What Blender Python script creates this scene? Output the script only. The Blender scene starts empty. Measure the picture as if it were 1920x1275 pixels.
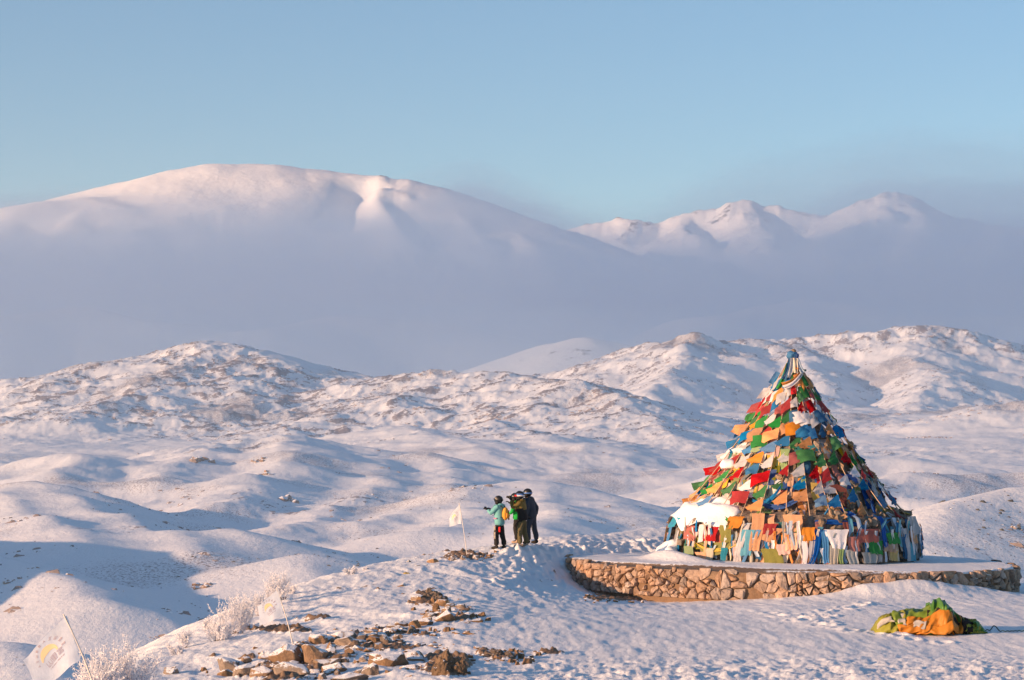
import bpy, bmesh, math, random
import numpy as np
from mathutils import Vector, Matrix, Euler

SC = bpy.context.scene
COL = SC.collection
R = math.radians
rnd = random.Random(11)

# ------------------------------------------------------------------ camera
FPX = 4500.0            # focal length in pixels of the 1920 px wide photograph
UC, VH = 960.0, 820.0   # principal column, horizon row
cam_d = bpy.data.cameras.new("camera")
cam = bpy.data.objects.new("camera", cam_d)
COL.objects.link(cam)
cam.location = (0, 0, 0)
cam.rotation_euler = (R(90), 0, 0)
cam_d.sensor_width = 36.0
cam_d.lens = 36.0 * FPX / 1920.0
cam_d.shift_y = (VH - 637.5) / 1920.0
cam_d.clip_start = 0.5
cam_d.clip_end = 40000.0
SC.camera = cam

# ------------------------------------------------------------------ sky, sun, exposure
SUN_AZ, SUN_EL = 60.0, 10.0   # degrees left of straight behind the camera, and above the horizon
world = bpy.data.worlds.new("World")
SC.world = world
world.use_nodes = True
wn = world.node_tree
wn.nodes.clear()
w_out = wn.nodes.new("ShaderNodeOutputWorld")
w_bg = wn.nodes.new("ShaderNodeBackground")
w_sky = wn.nodes.new("ShaderNodeTexSky")
w_sky.sky_type = 'NISHITA'
w_sky.sun_disc = False
w_sky.sun_elevation = R(SUN_EL)
# sun_rotation is measured clockwise from +Y; the sun stands at -X, -Y
w_sky.sun_rotation = R(180.0 + SUN_AZ)
w_sky.altitude = 1800.0
w_sky.air_density = 1.1
w_sky.dust_density = 1.5
w_sky.ozone_density = 3.0
w_bg.inputs["Strength"].default_value = 0.108
w_tint = wn.nodes.new("ShaderNodeMix"); w_tint.data_type = 'RGBA'; w_tint.blend_type = 'MULTIPLY'; w_tint.inputs[0].default_value = 1.0
w_tint.inputs[7].default_value = (0.94, 0.99, 0.95, 1)      # the photograph's cool white balance
wn.links.new(w_sky.outputs[0], w_tint.inputs[6])
wn.links.new(w_tint.outputs[2], w_bg.inputs[0])
wn.links.new(w_bg.outputs[0], w_out.inputs[0])

sd = Vector((-math.sin(R(SUN_AZ)) * math.cos(R(SUN_EL)), -math.cos(R(SUN_AZ)) * math.cos(R(SUN_EL)), math.sin(R(SUN_EL))))
sun_d = bpy.data.lights.new("sun", 'SUN')
sun_d.energy = 4.3
sun_d.angle = R(0.5)
sun_d.color = (1.0, 0.60, 0.34)
sun = bpy.data.objects.new("sun", sun_d)
COL.objects.link(sun)
sun.rotation_euler = sd.to_track_quat('Z', 'Y').to_euler()

SC.view_settings.view_transform = 'Standard'
SC.view_settings.look = 'None'
SC.view_settings.gamma = 1.0
SC.view_settings.use_curve_mapping = False
SC.view_settings.exposure = 0.76
SC.cycles.use_denoising = True
SC.cycles.max_bounces = 8
SC.cycles.diffuse_bounces = 5
SC.cycles.volume_bounces = 3
SC.cycles.transparent_max_bounces = 16

# ------------------------------------------------------------------ helpers
def P(u, v, y):
    """point at depth y that stands at photograph pixel (u, v)"""
    return ((u - UC) / FPX * y, y, (VH - v) / FPX * y)

def tag(o, label=None, cat=None, group=None, kind=None):
    if label: o["label"] = label
    if cat: o["category"] = cat
    if group: o["group"] = group
    if kind: o["kind"] = kind
    return o

def link(name, data, parent=None, mat=None):
    o = bpy.data.objects.new(name, data)
    COL.objects.link(o)
    if parent is not None:
        o.parent = parent
    if mat is not None and data is not None:
        data.materials.append(mat)
    return o

def empty(name, loc, rz=0.0):
    o = bpy.data.objects.new(name, None)
    COL.objects.link(o)
    o.location = loc
    o.rotation_euler = (0, 0, rz)
    o.empty_display_size = 0.2
    return o

def np_mesh(name, verts, faces, smooth=True):
    """verts (n,3) array, faces (m,k) array of equal sided polygons"""
    verts = np.asarray(verts, dtype=np.float32)
    faces = np.asarray(faces, dtype=np.int32)
    me = bpy.data.meshes.new(name)
    me.vertices.add(len(verts))
    me.vertices.foreach_set("co", verts.ravel())
    k = faces.shape[1]
    me.loops.add(faces.size)
    me.loops.foreach_set("vertex_index", faces.ravel())
    me.polygons.add(len(faces))
    me.polygons.foreach_set("loop_start", np.arange(0, faces.size, k, dtype=np.int32))
    me.polygons.foreach_set("loop_total", np.full(len(faces), k, dtype=np.int32))
    me.polygons.foreach_set("use_smooth", np.full(len(faces), smooth, dtype=bool))
    me.update(calc_edges=True)
    return me

def grid_faces(nr, nc):
    i = np.arange(nr * nc, dtype=np.int32).reshape(nr, nc)
    return np.stack([i[:-1, :-1], i[:-1, 1:], i[1:, 1:], i[1:, :-1]], -1).reshape(-1, 4)

def mesh_from_py(name, verts, faces, smooth=False):
    me = bpy.data.meshes.new(name)
    me.from_pydata([tuple(v) for v in verts], [], faces)
    if smooth:
        for p in me.polygons: p.use_smooth = True
    me.update()
    return me

_perm = np.random.RandomState(5).permutation(4096)
def perlin(x, y, seed=0):
    x = np.asarray(x, float); y = np.asarray(y, float)
    xi = np.floor(x).astype(np.int64); yi = np.floor(y).astype(np.int64)
    xf = x - xi; yf = y - yi
    def g(ix, iy, fx, fy):
        h = _perm[(_perm[(ix + seed * 131) & 4095] + iy + seed * 57) & 4095]
        a = h * (2 * math.pi / 4096.0) * 7.0
        return np.cos(a) * fx + np.sin(a) * fy
    u = xf * xf * xf * (xf * (xf * 6 - 15) + 10)
    v = yf * yf * yf * (yf * (yf * 6 - 15) + 10)
    n00 = g(xi, yi, xf, yf); n10 = g(xi + 1, yi, xf - 1, yf)
    n01 = g(xi, yi + 1, xf, yf - 1); n11 = g(xi + 1, yi + 1, xf - 1, yf - 1)
    return ((n00 * (1 - u) + n10 * u) * (1 - v) + (n01 * (1 - u) + n11 * u) * v) * 1.5

def fbm(x, y, octv=4, seed=0, lac=2.03, gain=0.5):
    s = 0; a = 1.0; t = 0
    for k in range(octv):
        s = s + a * perlin(x, y, seed + k); t += a
        x = x * lac + 13.7; y = y * lac + 7.1; a *= gain
    return s / t

def ridged(x, y, octv=4, seed=0):
    s = 0; a = 1.0; t = 0
    for k in range(octv):
        s = s + a * (1 - np.abs(perlin(x, y, seed + k)) * 1.6); t += a
        x = x * 2.07 + 3.1; y = y * 2.07 + 9.7; a *= 0.5
    return s / t

def sstep(a, b, x):
    t = np.clip((x - a) / (b - a), 0, 1)
    return t * t * (3 - 2 * t)

# ------------------------------------------------------------------ materials
def new_mat(name):
    m = bpy.data.materials.new(name)
    m.use_nodes = True
    nt = m.node_tree
    b = nt.nodes["Principled BSDF"]
    return m, nt, b

def nnode(nt, typ, **kw):
    n = nt.nodes.new(typ)
    for k, v in kw.items():
        setattr(n, k, v)
    return n

def noise_node(nt, scale, detail=4, rough=0.55, vec=None, dist=0.0):
    n = nt.nodes.new("ShaderNodeTexNoise")
    n.inputs["Scale"].default_value = scale
    n.inputs["Detail"].default_value = detail
    n.inputs["Roughness"].default_value = rough
    n.inputs["Distortion"].default_value = dist
    if vec is not None: nt.links.new(vec, n.inputs["Vector"])
    return n

def ramp_node(nt, fac, stops):
    n = nt.nodes.new("ShaderNodeValToRGB")
    e = n.color_ramp.elements
    while len(e) < len(stops): e.new(0.5)
    for i, (p, c) in enumerate(stops):
        e[i].position = p
        e[i].color = (c, c, c, 1) if isinstance(c, (int, float)) else (*c, 1)
    nt.links.new(fac, n.inputs[0])
    return n

def mixc(nt, fac, a, b):
    n = nt.nodes.new("ShaderNodeMix"); n.data_type = 'RGBA'
    for sock, val in ((n.inputs[0], fac), (n.inputs[6], a), (n.inputs[7], b)):
        if isinstance(val, (tuple, list)): sock.default_value = (*val, 1)
        elif isinstance(val, (int, float)): sock.default_value = val
        else: nt.links.new(val, sock)
    return n.outputs[2]

def math_node(nt, op, a, b=None, clamp=False):
    n = nt.nodes.new("ShaderNodeMath"); n.operation = op; n.use_clamp = clamp
    for s, v in ((n.inputs[0], a), (n.inputs[1], b)):
        if v is None: continue
        if isinstance(v, (int, float)): s.default_value = v
        else: nt.links.new(v, s)
    return n.outputs[0]

def bump_node(nt, b, height, strength=0.5, dist=0.05):
    n = nt.nodes.new("ShaderNodeBump")
    n.inputs["Strength"].default_value = strength
    n.inputs["Distance"].default_value = dist
    nt.links.new(height, n.inputs["Height"])
    nt.links.new(n.outputs[0], b.inputs["Normal"])

def snow_hill_mat(name, size, rock_a, rock_b, bump_d, stretch=(1, 1, 1), speck=0.0):
    """snow with rock where the 'rock' attribute is high, broken up by noise of the given size"""
    m, nt, b = new_mat(name)
    geo = nt.nodes.new("ShaderNodeNewGeometry")
    mp = nt.nodes.new("ShaderNodeMapping"); mp.inputs["Scale"].default_value = stretch
    nt.links.new(geo.outputs["Position"], mp.inputs["Vector"])
    at = nnode(nt, "ShaderNodeAttribute", attribute_name="rock")
    n1 = noise_node(nt, 1.0 / size, 6, 0.68, mp.outputs[0])
    n2 = noise_node(nt, 0.12 / size, 3, 0.5, mp.outputs[0])
    s = math_node(nt, 'ADD', math_node(nt, 'MULTIPLY', at.outputs["Fac"], 0.62), n1.outputs["Fac"])
    s = math_node(nt, 'ADD', s, math_node(nt, 'MULTIPLY', n2.outputs["Fac"], 0.12))
    mask = ramp_node(nt, math_node(nt, 'SUBTRACT', s, 0.30), [(0.52, 0.0), (0.62, 1.0)])
    rockc = mixc(nt, n2.outputs["Fac"], rock_a, rock_b)
    if speck:      # small stones and scrub showing through the snow
        sp = nnode(nt, "ShaderNodeAttribute", attribute_name="speck")
        n4 = noise_node(nt, 1.0 / speck, 4, 0.6, geo.outputs["Position"])
        k4 = ramp_node(nt, math_node(nt, 'ADD', n4.outputs["Fac"], math_node(nt, 'MULTIPLY', sp.outputs["Fac"], 0.3)), [(0.74, 0.0), (0.80, 0.85)])
        mk = math_node(nt, 'MAXIMUM', mask.outputs[0], k4.outputs[0])
    else:
        mk = mask.outputs[0]
    c = mixc(nt, mk, (0.90, 0.91, 0.93), rockc)
    nt.links.new(c, b.inputs["Base Color"])
    b.inputs["Roughness"].default_value = 0.8
    b.inputs["Specular IOR Level"].default_value = 0.15
    bump_node(nt, b, n1.outputs["Fac"], 0.6, bump_d)
    return m
# ------------------------------------------------------------------ far mountains, hills
def ridge_field(X, Y, base, ridges, k, warp=None):
    """smooth maximum of a base surface and ridges that fall away from their crest lines.
    a ridge = (points [(u,v,y)...], slope, rounding radius)"""
    acc = np.exp(np.clip(base / k, -300, 300))
    for pts, sl, rr in ridges:
        w = np.array([P(*p) for p in pts])
        best = np.full(X.shape, -1e9)
        for a, c in zip(w[:-1], w[1:]):
            dx, dy = c[0] - a[0], c[1] - a[1]
            L2 = dx * dx + dy * dy + 1e-9
            t = np.clip(((X - a[0]) * dx + (Y - a[1]) * dy) / L2, 0, 1)
            d2 = (X - a[0] - t * dx) ** 2 + (Y - a[1] - t * dy) ** 2
            h = a[2] + t * (c[2] - a[2]) - sl * (np.sqrt(d2 + rr * rr) - rr)
            best = np.maximum(best, h)
        acc += np.exp(np.clip(best / k, -300, 300))
    return k * np.log(acc)

def col_ts(n_in, t_in, n_out, t_out):
    a = np.linspace(-t_in, t_in, n_in)
    o = t_in + (t_out - t_in) * (np.arange(1, n_out + 1) / n_out) ** 1.3
    return np.concatenate([-o[::-1], a, o])

def polar(t, ys):
    T, Y = np.meshgrid(t, ys)
    return T * Y, Y

def add_attr(me, name, arr):
    a = me.attributes.new(name, 'FLOAT', 'POINT')
    a.data.foreach_set("value", np.asarray(arr, np.float32).ravel())

FAST = False
# ---- hills of the middle distance
tm = col_ts(700, 0.228, 36, 0.75)
ym = np.concatenate([np.geomspace(120, 520, 40)[:-1], np.geomspace(520, 1900, 270)[:-1], np.geomspace(1900, 3780, 420)[:-1], np.geomspace(3780, 4600, 40)])
X, Y = polar(tm, ym)
U = UC + X / Y * FPX
base = np.interp(Y, [0, 300, 500, 800, 1000, 1350, 1700, 2200, 2700, 3000, 3500, 4500, 6000],
                 [-60, -84, -84, -80, -70, -53, -40, -15, 14, 34, 50, 30, 0])
base = base + 12 * fbm(X / 420, Y / 420, 3, 40)
HR = [
 # left main ridge and its spurs
 ([(-600,800,3000),(-250,775,3000),(0,738,3000),(130,702,3000),(200,690,3050),(260,667,3050),(330,650,3100),(390,643,3100),(460,655,3100),(560,682,3150),(660,706,3200)], .34, 50),
 ([(385,645,3080),(330,690,2880),(250,735,2700),(150,770,2560)], .36, 25),
 ([(440,655,3080),(430,710,2850),(470,755,2680),(560,780,2600)], .33, 30),
 ([(200,692,3030),(120,740,2800),(20,785,2620)], .33, 30),
 ([(600,694,3100),(590,735,2900),(680,760,2750)], .33, 30),
 # middle rocky ridge running down to the right
 ([(640,712,2950),(720,704,2850),(830,695,2800),(940,697,2750),(1060,716,2650),(1140,740,2560),(1200,780,2430),(1280,828,2280),(1350,858,2180)], .36, 30),
 ([(830,697,2780),(760,740,2640),(640,775,2560),(560,790,2520)], .34, 20),
 ([(1060,720,2630),(1010,765,2500),(930,785,2450)], .36, 20),
 ([(1150,745,2540),(1130,800,2380),(1080,825,2300)], .36, 18),
 # right hills
 ([(1000,705,3600),(1060,692,3600),(1130,682,3600),(1200,652,3600),(1290,630,3550),(1360,641,3620),(1450,636,3700),(1560,630,3700),(1650,620,3700),(1740,609,3700),(1800,620,3700),(1870,639,3700),(1950,662,3700),(2200,720,3700),(2800,800,3700)], .33, 60),
 ([(1290,632,3540),(1285,670,3350),(1250,700,3200),(1230,735,3050),(1240,770,2900)], .40, 25),
 ([(1480,640,3680),(1520,675,3450),(1545,715,3250),(1520,770,3000),(1470,800,2850)], .40, 30),
 ([(1740,612,3680),(1715,665,3450),(1760,705,3250),(1720,760,3000)], .36, 35),
 ([(1560,812,2700),(1660,800,2650),(1760,778,2600),(1850,760,2600),(1950,748,2600),(2200,745,2600)], .33, 30),
 # foothills
 ([(-60,890,1700),(40,880,1750),(100,858,1800),(140,850,1800),(200,854,1830),(240,872,1800)], .30, 22),
 ([(140,852,1790),(120,890,1600),(40,925,1450)], .28, 25),
 ([(230,868,1900),(330,838,1950),(450,828,2000),(550,814,2050),(620,832,2020),(700,862,1950),(760,868,1930),(800,847,1930),(840,872,1880),(920,902,1750)], .33, 20),
 ([(550,816,2030),(560,860,1750),(480,900,1500),(420,945,1320)], .30, 25),
 ([(420,832,1980),(330,870,1750),(280,905,1550)], .28, 25),
 ([(700,864,1940),(710,905,1600),(660,940,1380),(590,965,1230),(520,1000,1080)], .32, 18),
 ([(830,870,1890),(850,910,1600),(830,950,1350)], .32, 20),
 ([(930,800,2350),(1010,812,2250),(1110,838,2080)], .24, 30),
 ([(760,800,2350),(840,818,2200),(900,838,2050)], .24, 30),
 ([(1350,868,1900),(1450,860,1900),(1560,862,1900),(1680,858,1900),(1760,872,1850)], .26, 40),
 # behind the people
 ([(700,985,1150),(800,950,1280),(900,920,1350),(1010,906,1350),(1080,917,1330),(1150,945,1240),(1220,985,1100),(1290,1020,980)], .30, 20),
 ([(900,922,1340),(880,965,1150),(820,1000,1000)], .30, 18),
 ([(1010,910,1330),(1040,960,1120),(1020,1010,950)], .30, 18),
 # left spurs falling to the near valley
 ([(-400,905,1350),(-100,905,1320),(0,908,1280),(60,905,1250),(120,930,1150),(170,955,1080),(260,985,980),(330,1010,900),(365,1030,850)], .30, 14),
 ([(0,912,1260),(40,960,1050),(100,985,950),(150,1022,860)], .30, 12),
 ([(-300,1010,850),(-100,1030,800),(0,1047,770),(70,1060,750),(125,1085,700),(190,1130,640)], .30, 10),
 # small knolls of the valley floor
 ([(390,1010,930),(430,1000,930),(480,1018,900)], .26, 12),
 ([(540,1050,800),(575,1040,800),(610,1068,770)], .28, 10),
 ([(-200,1215,560),(-20,1205,540),(40,1235,510),(70,1280,480)], .28, 12),
 # near right hill
 ([(1720,1010,600),(1770,955,640),(1830,935,660),(1920,915,680),(2100,890,700),(2500,870,740)], .40, 16),
 ([(1400,880,1500),(1500,905,1400),(1600,900,1400),(1700,885,1450),(1850,880,1500),(2000,880,1500)], .26, 30),
]
def _q(x, y, z): return (UC + x / y * FPX, VH - z / y * FPX, y)
# the hill west of the valley, beyond the left edge of the view, whose shadow lies on the valley floor
HR.append(([_q(-340, 500, -34), _q(-305, 640, -8), _q(-290, 760, -8), _q(-300, 880, -20), _q(-330, 1000, -40)], .40, 25))
wa = np.clip(Y / 2600, 0.12, 1.0)
wx = X + 26 * wa * fbm(X / 120, Y / 120, 3, 3); wy = Y + 50 * wa * fbm(X / 120, Y / 120, 3, 9)
HR = [(p, s * (1.15 if p[0][2] > 3450 and p[0][0] > 950 else 0.74 if p[0][2] > 2300 else 0.95 if p[0][2] > 1450 else 0.88), r * 0.45) for p, s, r in HR]
Z = ridge_field(wx, wy, base, HR, 3.0)
# rocky ground: on the ridges and in scattered outcrops, in tilted bands
V = VH - Z / Y * FPX
slopeband = 0.5 + 0.5 * fbm(X / 210, Y / 210, 4, 21)
farband = sstep(2150, 2600, Y) * sstep(0.30, 0.52, slopeband) * (1 - 0.5 * sstep(3250, 3600, Y))
midband = (1 - sstep(2150, 2500, Y)) * sstep(0.54, 0.74, slopeband) * 0.8
bench = sstep(2050, 2300, Y) * (1 - sstep(2450, 2600, Y))
def near_lines(lines, rad):
    best = np.full(X.shape, 1e9)
    for pts in lines:
        w = [P(*p) for p in pts]
        for a, c in zip(w[:-1], w[1:]):
            dx, dy = c[0] - a[0], c[1] - a[1]
            t = np.clip(((X - a[0]) * dx + (Y - a[1]) * dy) / (dx * dx + dy * dy + 1e-9), 0, 1)
            best = np.minimum(best, np.hypot(X - a[0] - t * dx, (Y - a[1] - t * dy)))
    return np.exp(-(best / rad) ** 2)
RB = near_lines([HR[6][0], HR[7][0], HR[8][0], HR[9][0]], 170.0) * sstep(2050, 2200, Y)
RA = near_lines([HR[0][0], HR[1][0], HR[2][0], HR[3][0]], 190.0) * sstep(0.25, 0.5, slopeband)
RH = near_lines([HR[18][0], HR[19][0], HR[21][0]], 55.0) * sstep(0.45, 0.65, slopeband)
rock = np.clip(farband * (1 - 0.9 * bench) * 0.7 + midband + 0.8 * RB + 0.5 * RA + 0.5 * RH, 0, 1)
c30, s30 = math.cos(R(24)), math.sin(R(24))
Xr, Yr = X * c30 + Y * s30 * 0.6, -X * s30 + Y * c30 * 0.6
crag = 0.6 * (ridged(Xr / 90, Yr / 40, 5, 70) - 0.62) + 0.6 * (ridged(Xr / 30, Yr / 13, 4, 71) - 0.62)
Z = Z + rock * 7.0 * crag * np.clip(Y / 2600, 0.3, 1.2)
gully = ridged(X / 190 + .4 * fbm(X / 300, Y / 300, 2, 96), Y / 260, 4, 95) - 0.6
Z = Z + (6.5 * gully * sstep(1500, 2600, Y) + 7.0 * gully * sstep(700, 1100, Y) * (1 - sstep(1500, 2600, Y))) * (1 - 0.8 * bench)
Z = Z + 1.1 * fbm(X / 38, Y / 38, 4, 88) * np.clip(Y / 1500, 0.4, 1.5) + ((3.2 + 2.5 * sstep(2200, 2900, Y)) * fbm(X / 105, Y / 105, 5, 89, gain=0.55)) * np.clip(Y / 1500, 0.45, 1.2)
rockv = rock * sstep(-0.08, 0.26, crag + 0.5 * fbm(X / 22, Y / 22, 4, 90))
HILL = dict(t=tm, y=ym, Z=Z, rock=rock)
me = np_mesh("hills", np.stack([X, Y, Z], -1).reshape(-1, 3), grid_faces(*X.shape))
add_attr(me, "rock", np.clip(rockv * 0.45 + rock * 0.27, 0, 1))
add_attr(me, "speck", np.clip(sstep(0.38, 0.72, 0.5 + 0.5 * fbm(X / 120, Y / 150, 4, 97)) * (0.85 + 0.15 * sstep(2000, 2600, Y)) * (1 - .6 * bench), 0, 1))
m_hill = snow_hill_mat("hill_snow_rock", 3.2, (0.38, 0.325, 0.325), (0.24, 0.21, 0.215), 0.9, (1, 0.55, 1.7), 1.1)
hills = link("hills", me, None, m_hill); tag(hills, kind="structure")

def hill_z(x, y):
    """height of the hills at (x, y)"""
    t = np.asarray(x) / np.asarray(y)
    fi = np.interp(t, tm, np.arange(len(tm))); fj = np.interp(y, ym, np.arange(len(ym)))
    i0 = np.clip(fi.astype(int), 0, len(tm) - 2); j0 = np.clip(fj.astype(int), 0, len(ym) - 2)
    a, b = fi - i0, fj - j0
    Z_ = HILL["Z"]
    return (Z_[j0, i0] * (1 - a) + Z_[j0, i0 + 1] * a) * (1 - b) + (Z_[j0 + 1, i0] * (1 - a) + Z_[j0 + 1, i0 + 1] * a) * b

# ---- far mountains
tf = col_ts(520, 0.228, 24, 0.5)
yf = np.geomspace(4300, 16500, 320)
X, Y = polar(tf, yf)
base = np.interp(Y, [4000, 5000, 6500, 8000, 9500, 11000, 13000, 17000], [0, 20, 90, 260, 430, 640, 700, 500])
base = base + 90 * fbm(X / 1500, Y / 1500, 4, 60) * sstep(4300, 6500, Y) * (1 - 0.7 * sstep(8500, 9500, Y))
FR = [
 ([(-900,520,10500),(-400,440,10500),(-150,410,10500),(0,390,10400),(90,378,10400),(165,374,10500),(215,385,10300)], .42, 120),
 ([(150,385,11200),(250,350,11200),(330,332,11200),(400,314,11200),(440,308,11200),(500,309,11200),(560,316,11200),(600,322,11200),(660,330,11100),(715,337,11000),(760,356,11000),(820,381,11000),(880,406,11000),(940,428,11000),(1010,460,11000)], .42, 330),
 ([(715,338,10950),(700,365,10500),(720,400,10100),(760,440,9700)], .75, 25),
 ([(640,350,10900),(560,378,10500),(500,383,10300),(430,390,10200),(340,410,10000),(250,432,9800)], .5, 60),
 ([(820,381,10950),(850,410,10300),(900,450,9800)], .6, 50),
 ([(165,376,10450),(130,420,9900)], .6, 60), ([(30,390,10350),(20,430,9900)], .6, 50),
 ([(900,452,9800),(960,436,10000),(1000,455,9800)], .6, 60),
 ([(1000,450,13000),(1110,425,13000),(1170,412,13000),(1230,417,13000),(1300,404,13000),(1350,390,13000),(1390,380,13000),(1440,386,13000),(1480,402,13000),(1550,406,13000),(1600,388,12800),(1640,376,12700),(1680,366,12700),(1720,398,12700),(1800,410,12700),(1900,432,12600),(2100,440,12600),(2600,520,12600)], .55, 60),
 ([(1390,382,12950),(1420,430,12200),(1470,470,11500)], .6, 50),
 ([(1680,368,12650),(1600,420,12000),(1550,455,11500)], .65, 40),
 ([(1690,372,12650),(1740,430,11900),(1720,480,11300)], .65, 40),
 ([(1850,425,12500),(1830,470,11700),(1860,520,11000)], .6, 50),
 ([(1300,406,12950),(1290,440,12200)], .6, 50),
 ([(930,700,5300),(1000,665,5400),(1060,642,5400),(1110,632,5400),(1170,640,5400),(1230,660,5400),(1290,690,5400)], .36, 50),
 ([(-200,640,6800),(0,600,7000),(160,585,7200),(330,610,7000),(480,640,6800)], .36, 120),
 ([(500,620,6800),(640,585,7200),(800,600,7200),(900,630,7000)], .36, 120),
 ([(1350,600,7500),(1500,560,8000),(1700,580,8000),(1950,600,8000)], .36, 120),
]
wa = 0.35 + 0.65 * sstep(900, 1150, UC + X / Y * FPX)
wx = X + 120 * wa * fbm(X / 700, Y / 700, 3, 13); wy = Y + 160 * wa * fbm(X / 700, Y / 700, 3, 19)
Z = ridge_field(wx, wy, base, FR, 16.0)
uu = UC + X / Y * FPX
def gully_line(a, c, rad):
    a, c = P(*a), P(*c); dx, dy = c[0] - a[0], c[1] - a[1]
    t = np.clip(((X - a[0]) * dx + (Y - a[1]) * dy) / (dx * dx + dy * dy), 0, 1)
    return np.exp(-(((X - a[0] - t * dx) ** 2 + (Y - a[1] - t * dy) ** 2) / rad ** 2))
Z = Z - 80 * gully_line((674, 358, 10700), (655, 410, 10100), 95) + 26 * gully_line((709, 358, 10600), (698, 405, 10100), 60)
rough = (0.06 + 0.79 * sstep(960, 1120, uu)) * sstep(9000, 11500, Y)
rough = rough + 0.6 * np.exp(-((uu - 735) / 40) ** 2) * sstep(10000, 10600, Y)
crag = ridged(X / 300, Y / 300, 6, 31) - 0.6
Z = Z + 62 * crag * rough + 9 * fbm(X / 260, Y / 260, 4, 35) + 30 * fbm(X / 900, Y / 900, 3, 36) * sstep(5000, 7000, Y) * (1 - 0.75 * sstep(8500, 9800, Y))
me = np_mesh("mountains", np.stack([X, Y, Z], -1).reshape(-1, 3), grid_faces(*X.shape))
forest = 0.35 * (1 - sstep(5600, 6400, Y)) * sstep(0.45, 0.6, 0.5 + 0.5 * fbm(X / 160, Y / 160, 4, 44))
add_attr(me, "rock", np.clip(rough * sstep(0.0, 0.22, crag) * np.where(uu > 1000, .55, .9) + forest, 0, 1))
m_far = snow_hill_mat("mountain_snow_rock", 45.0, (0.17, 0.14, 0.13), (0.10, 0.10, 0.11), 8.0)
mountains = link("mountains", me, None, m_far); tag(mountains, kind="structure")

# ------------------------------------------------------------------ air
def volume_mat(name, color, density, aniso):
    m = bpy.data.materials.new(name); m.use_nodes = True
    nt = m.node_tree; nt.nodes.clear()
    o = nt.nodes.new("ShaderNodeOutputMaterial"); v = nt.nodes.new("ShaderNodeVolumePrincipled")
    v.inputs["Color"].default_value = (*color, 1)
    v.inputs["Density"].default_value = density
    v.inputs["Anisotropy"].default_value = aniso
    nt.links.new(v.outputs[0], o.inputs["Volume"])
    return m

def closed_slab(name, xs, ys, top, bot):
    """closed mesh between two height arrays over the grid xs, ys"""
    Xg, Yg = np.meshgrid(xs, ys)
    n = Xg.size; nr, nc = Xg.shape
    v = np.concatenate([np.stack([Xg, Yg, top], -1).reshape(-1, 3), np.stack([Xg, Yg, bot], -1).reshape(-1, 3)])
    f = grid_faces(nr, nc)
    fb = f[:, ::-1] + n
    idx = np.arange(n).reshape(nr, nc)
    ring = np.concatenate([idx[0, :], idx[1:, -1], idx[-1, ::-1][1:], idx[::-1, 0][1:-1]])
    nx = np.roll(ring, -1)
    side = np.stack([ring, ring + n, nx + n, nx], -1)
    return np_mesh(name, v, np.concatenate([f, fb, side]), smooth=True)

HZ = (-9000, 9000, -400, 17500, -110, 1330)
x0, x1, y0, y1, z0, z1 = HZ
me = mesh_from_py("haze", [(x0,y0,z0),(x1,y0,z0),(x1,y1,z0),(x0,y1,z0),(x0,y0,z1),(x1,y0,z1),(x1,y1,z1),(x0,y1,z1)],
                  [(0,3,2,1),(4,5,6,7),(0,1,5,4),(1,2,6,5),(2,3,7,6),(3,0,4,7)])
haze = link("haze", me, None, volume_mat("haze_air", (0.95, 0.93, 1.0), 2.6e-5, 0.3)); tag(haze, kind="stuff")

# fog lying in the valley in front of the far mountains, three layers of it
xs = np.linspace(-4200, 4200, 170); ys = np.linspace(4500, 11500, 120)
Xg, Yg = np.meshgrid(xs, ys)
uu = UC + Xg / Yg * FPX
for i, (et, dens, na) in enumerate([(0.102, 0.9e-4, 0.018), (0.094, 2.0e-4, 0.022), (0.087, 3.4e-4, 0.018), (0.075, 1.8e-4, 0.014)]):
    e = et + na * (fbm(Xg / 1300 + 5 * i, Yg / 900, 4, 300 + i * 7) + 0.35 * fbm(Xg / 420, Yg / 420, 2, 370 + i)) + ((0.018 if i == 0 else 0.007 if i == 1 else 0.0) * sstep(1150, 1450, uu) - 0.009 * sstep(850, 980, uu) * (1 - sstep(1350, 1700, uu))) * (1 + fbm(Xg / 700, Yg / 700, 3, 330 + i))
    if i < 2: e = e + 0.013 * np.exp(-((uu - 940) / 120) ** 2)
    topz = e * Yg * (0.35 + 0.65 * sstep(4400, 5600, Yg))
    ex = np.minimum(np.arange(170), 169 - np.arange(170))[None, :] / 8.0
    ey = np.minimum(np.arange(120), 119 - np.arange(120))[:, None] / 5.0
    edge = np.minimum(np.minimum(ex, ey), 1)
    bot = np.full_like(Xg, -100.0 + i)
    topz = bot + 1.0 + (topz - bot) * edge
    me = closed_slab("fog_bank", xs, ys, topz, bot)
    f = link("fog_bank", me, None, volume_mat("fog_air", (0.76, 0.89, 1.0), dens, 0.66))
    tag(f, kind="stuff", group="valley fog")
# thin mist over the ridges, carried on over the near valley as added shadow fill
xs = np.linspace(-3600, 3600, 90); ys = np.linspace(180, 4480, 76)
Xg, Yg = np.meshgrid(xs, ys)
topz = -16 + 190 * sstep(700, 3300, Yg) + 22 * fbm(Xg / 600, Yg / 600, 3, 360) * sstep(600, 1400, Yg)
ex = np.minimum(np.arange(90), 89 - np.arange(90))[None, :] / 6.0
ey = np.minimum(np.arange(76), 75 - np.arange(76))[:, None] / 2.0
bot = np.full_like(Xg, -99.0)
topz = bot + 1.0 + (topz - bot) * np.minimum(np.minimum(ex, ey), 1)
me = closed_slab("valley_mist", xs, ys, topz, bot)
mist = link("valley_mist", me, None, volume_mat("mist_air", (0.68, 0.86, 1.0), 2.0e-4, 0.6)); tag(mist, kind="stuff")
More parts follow.
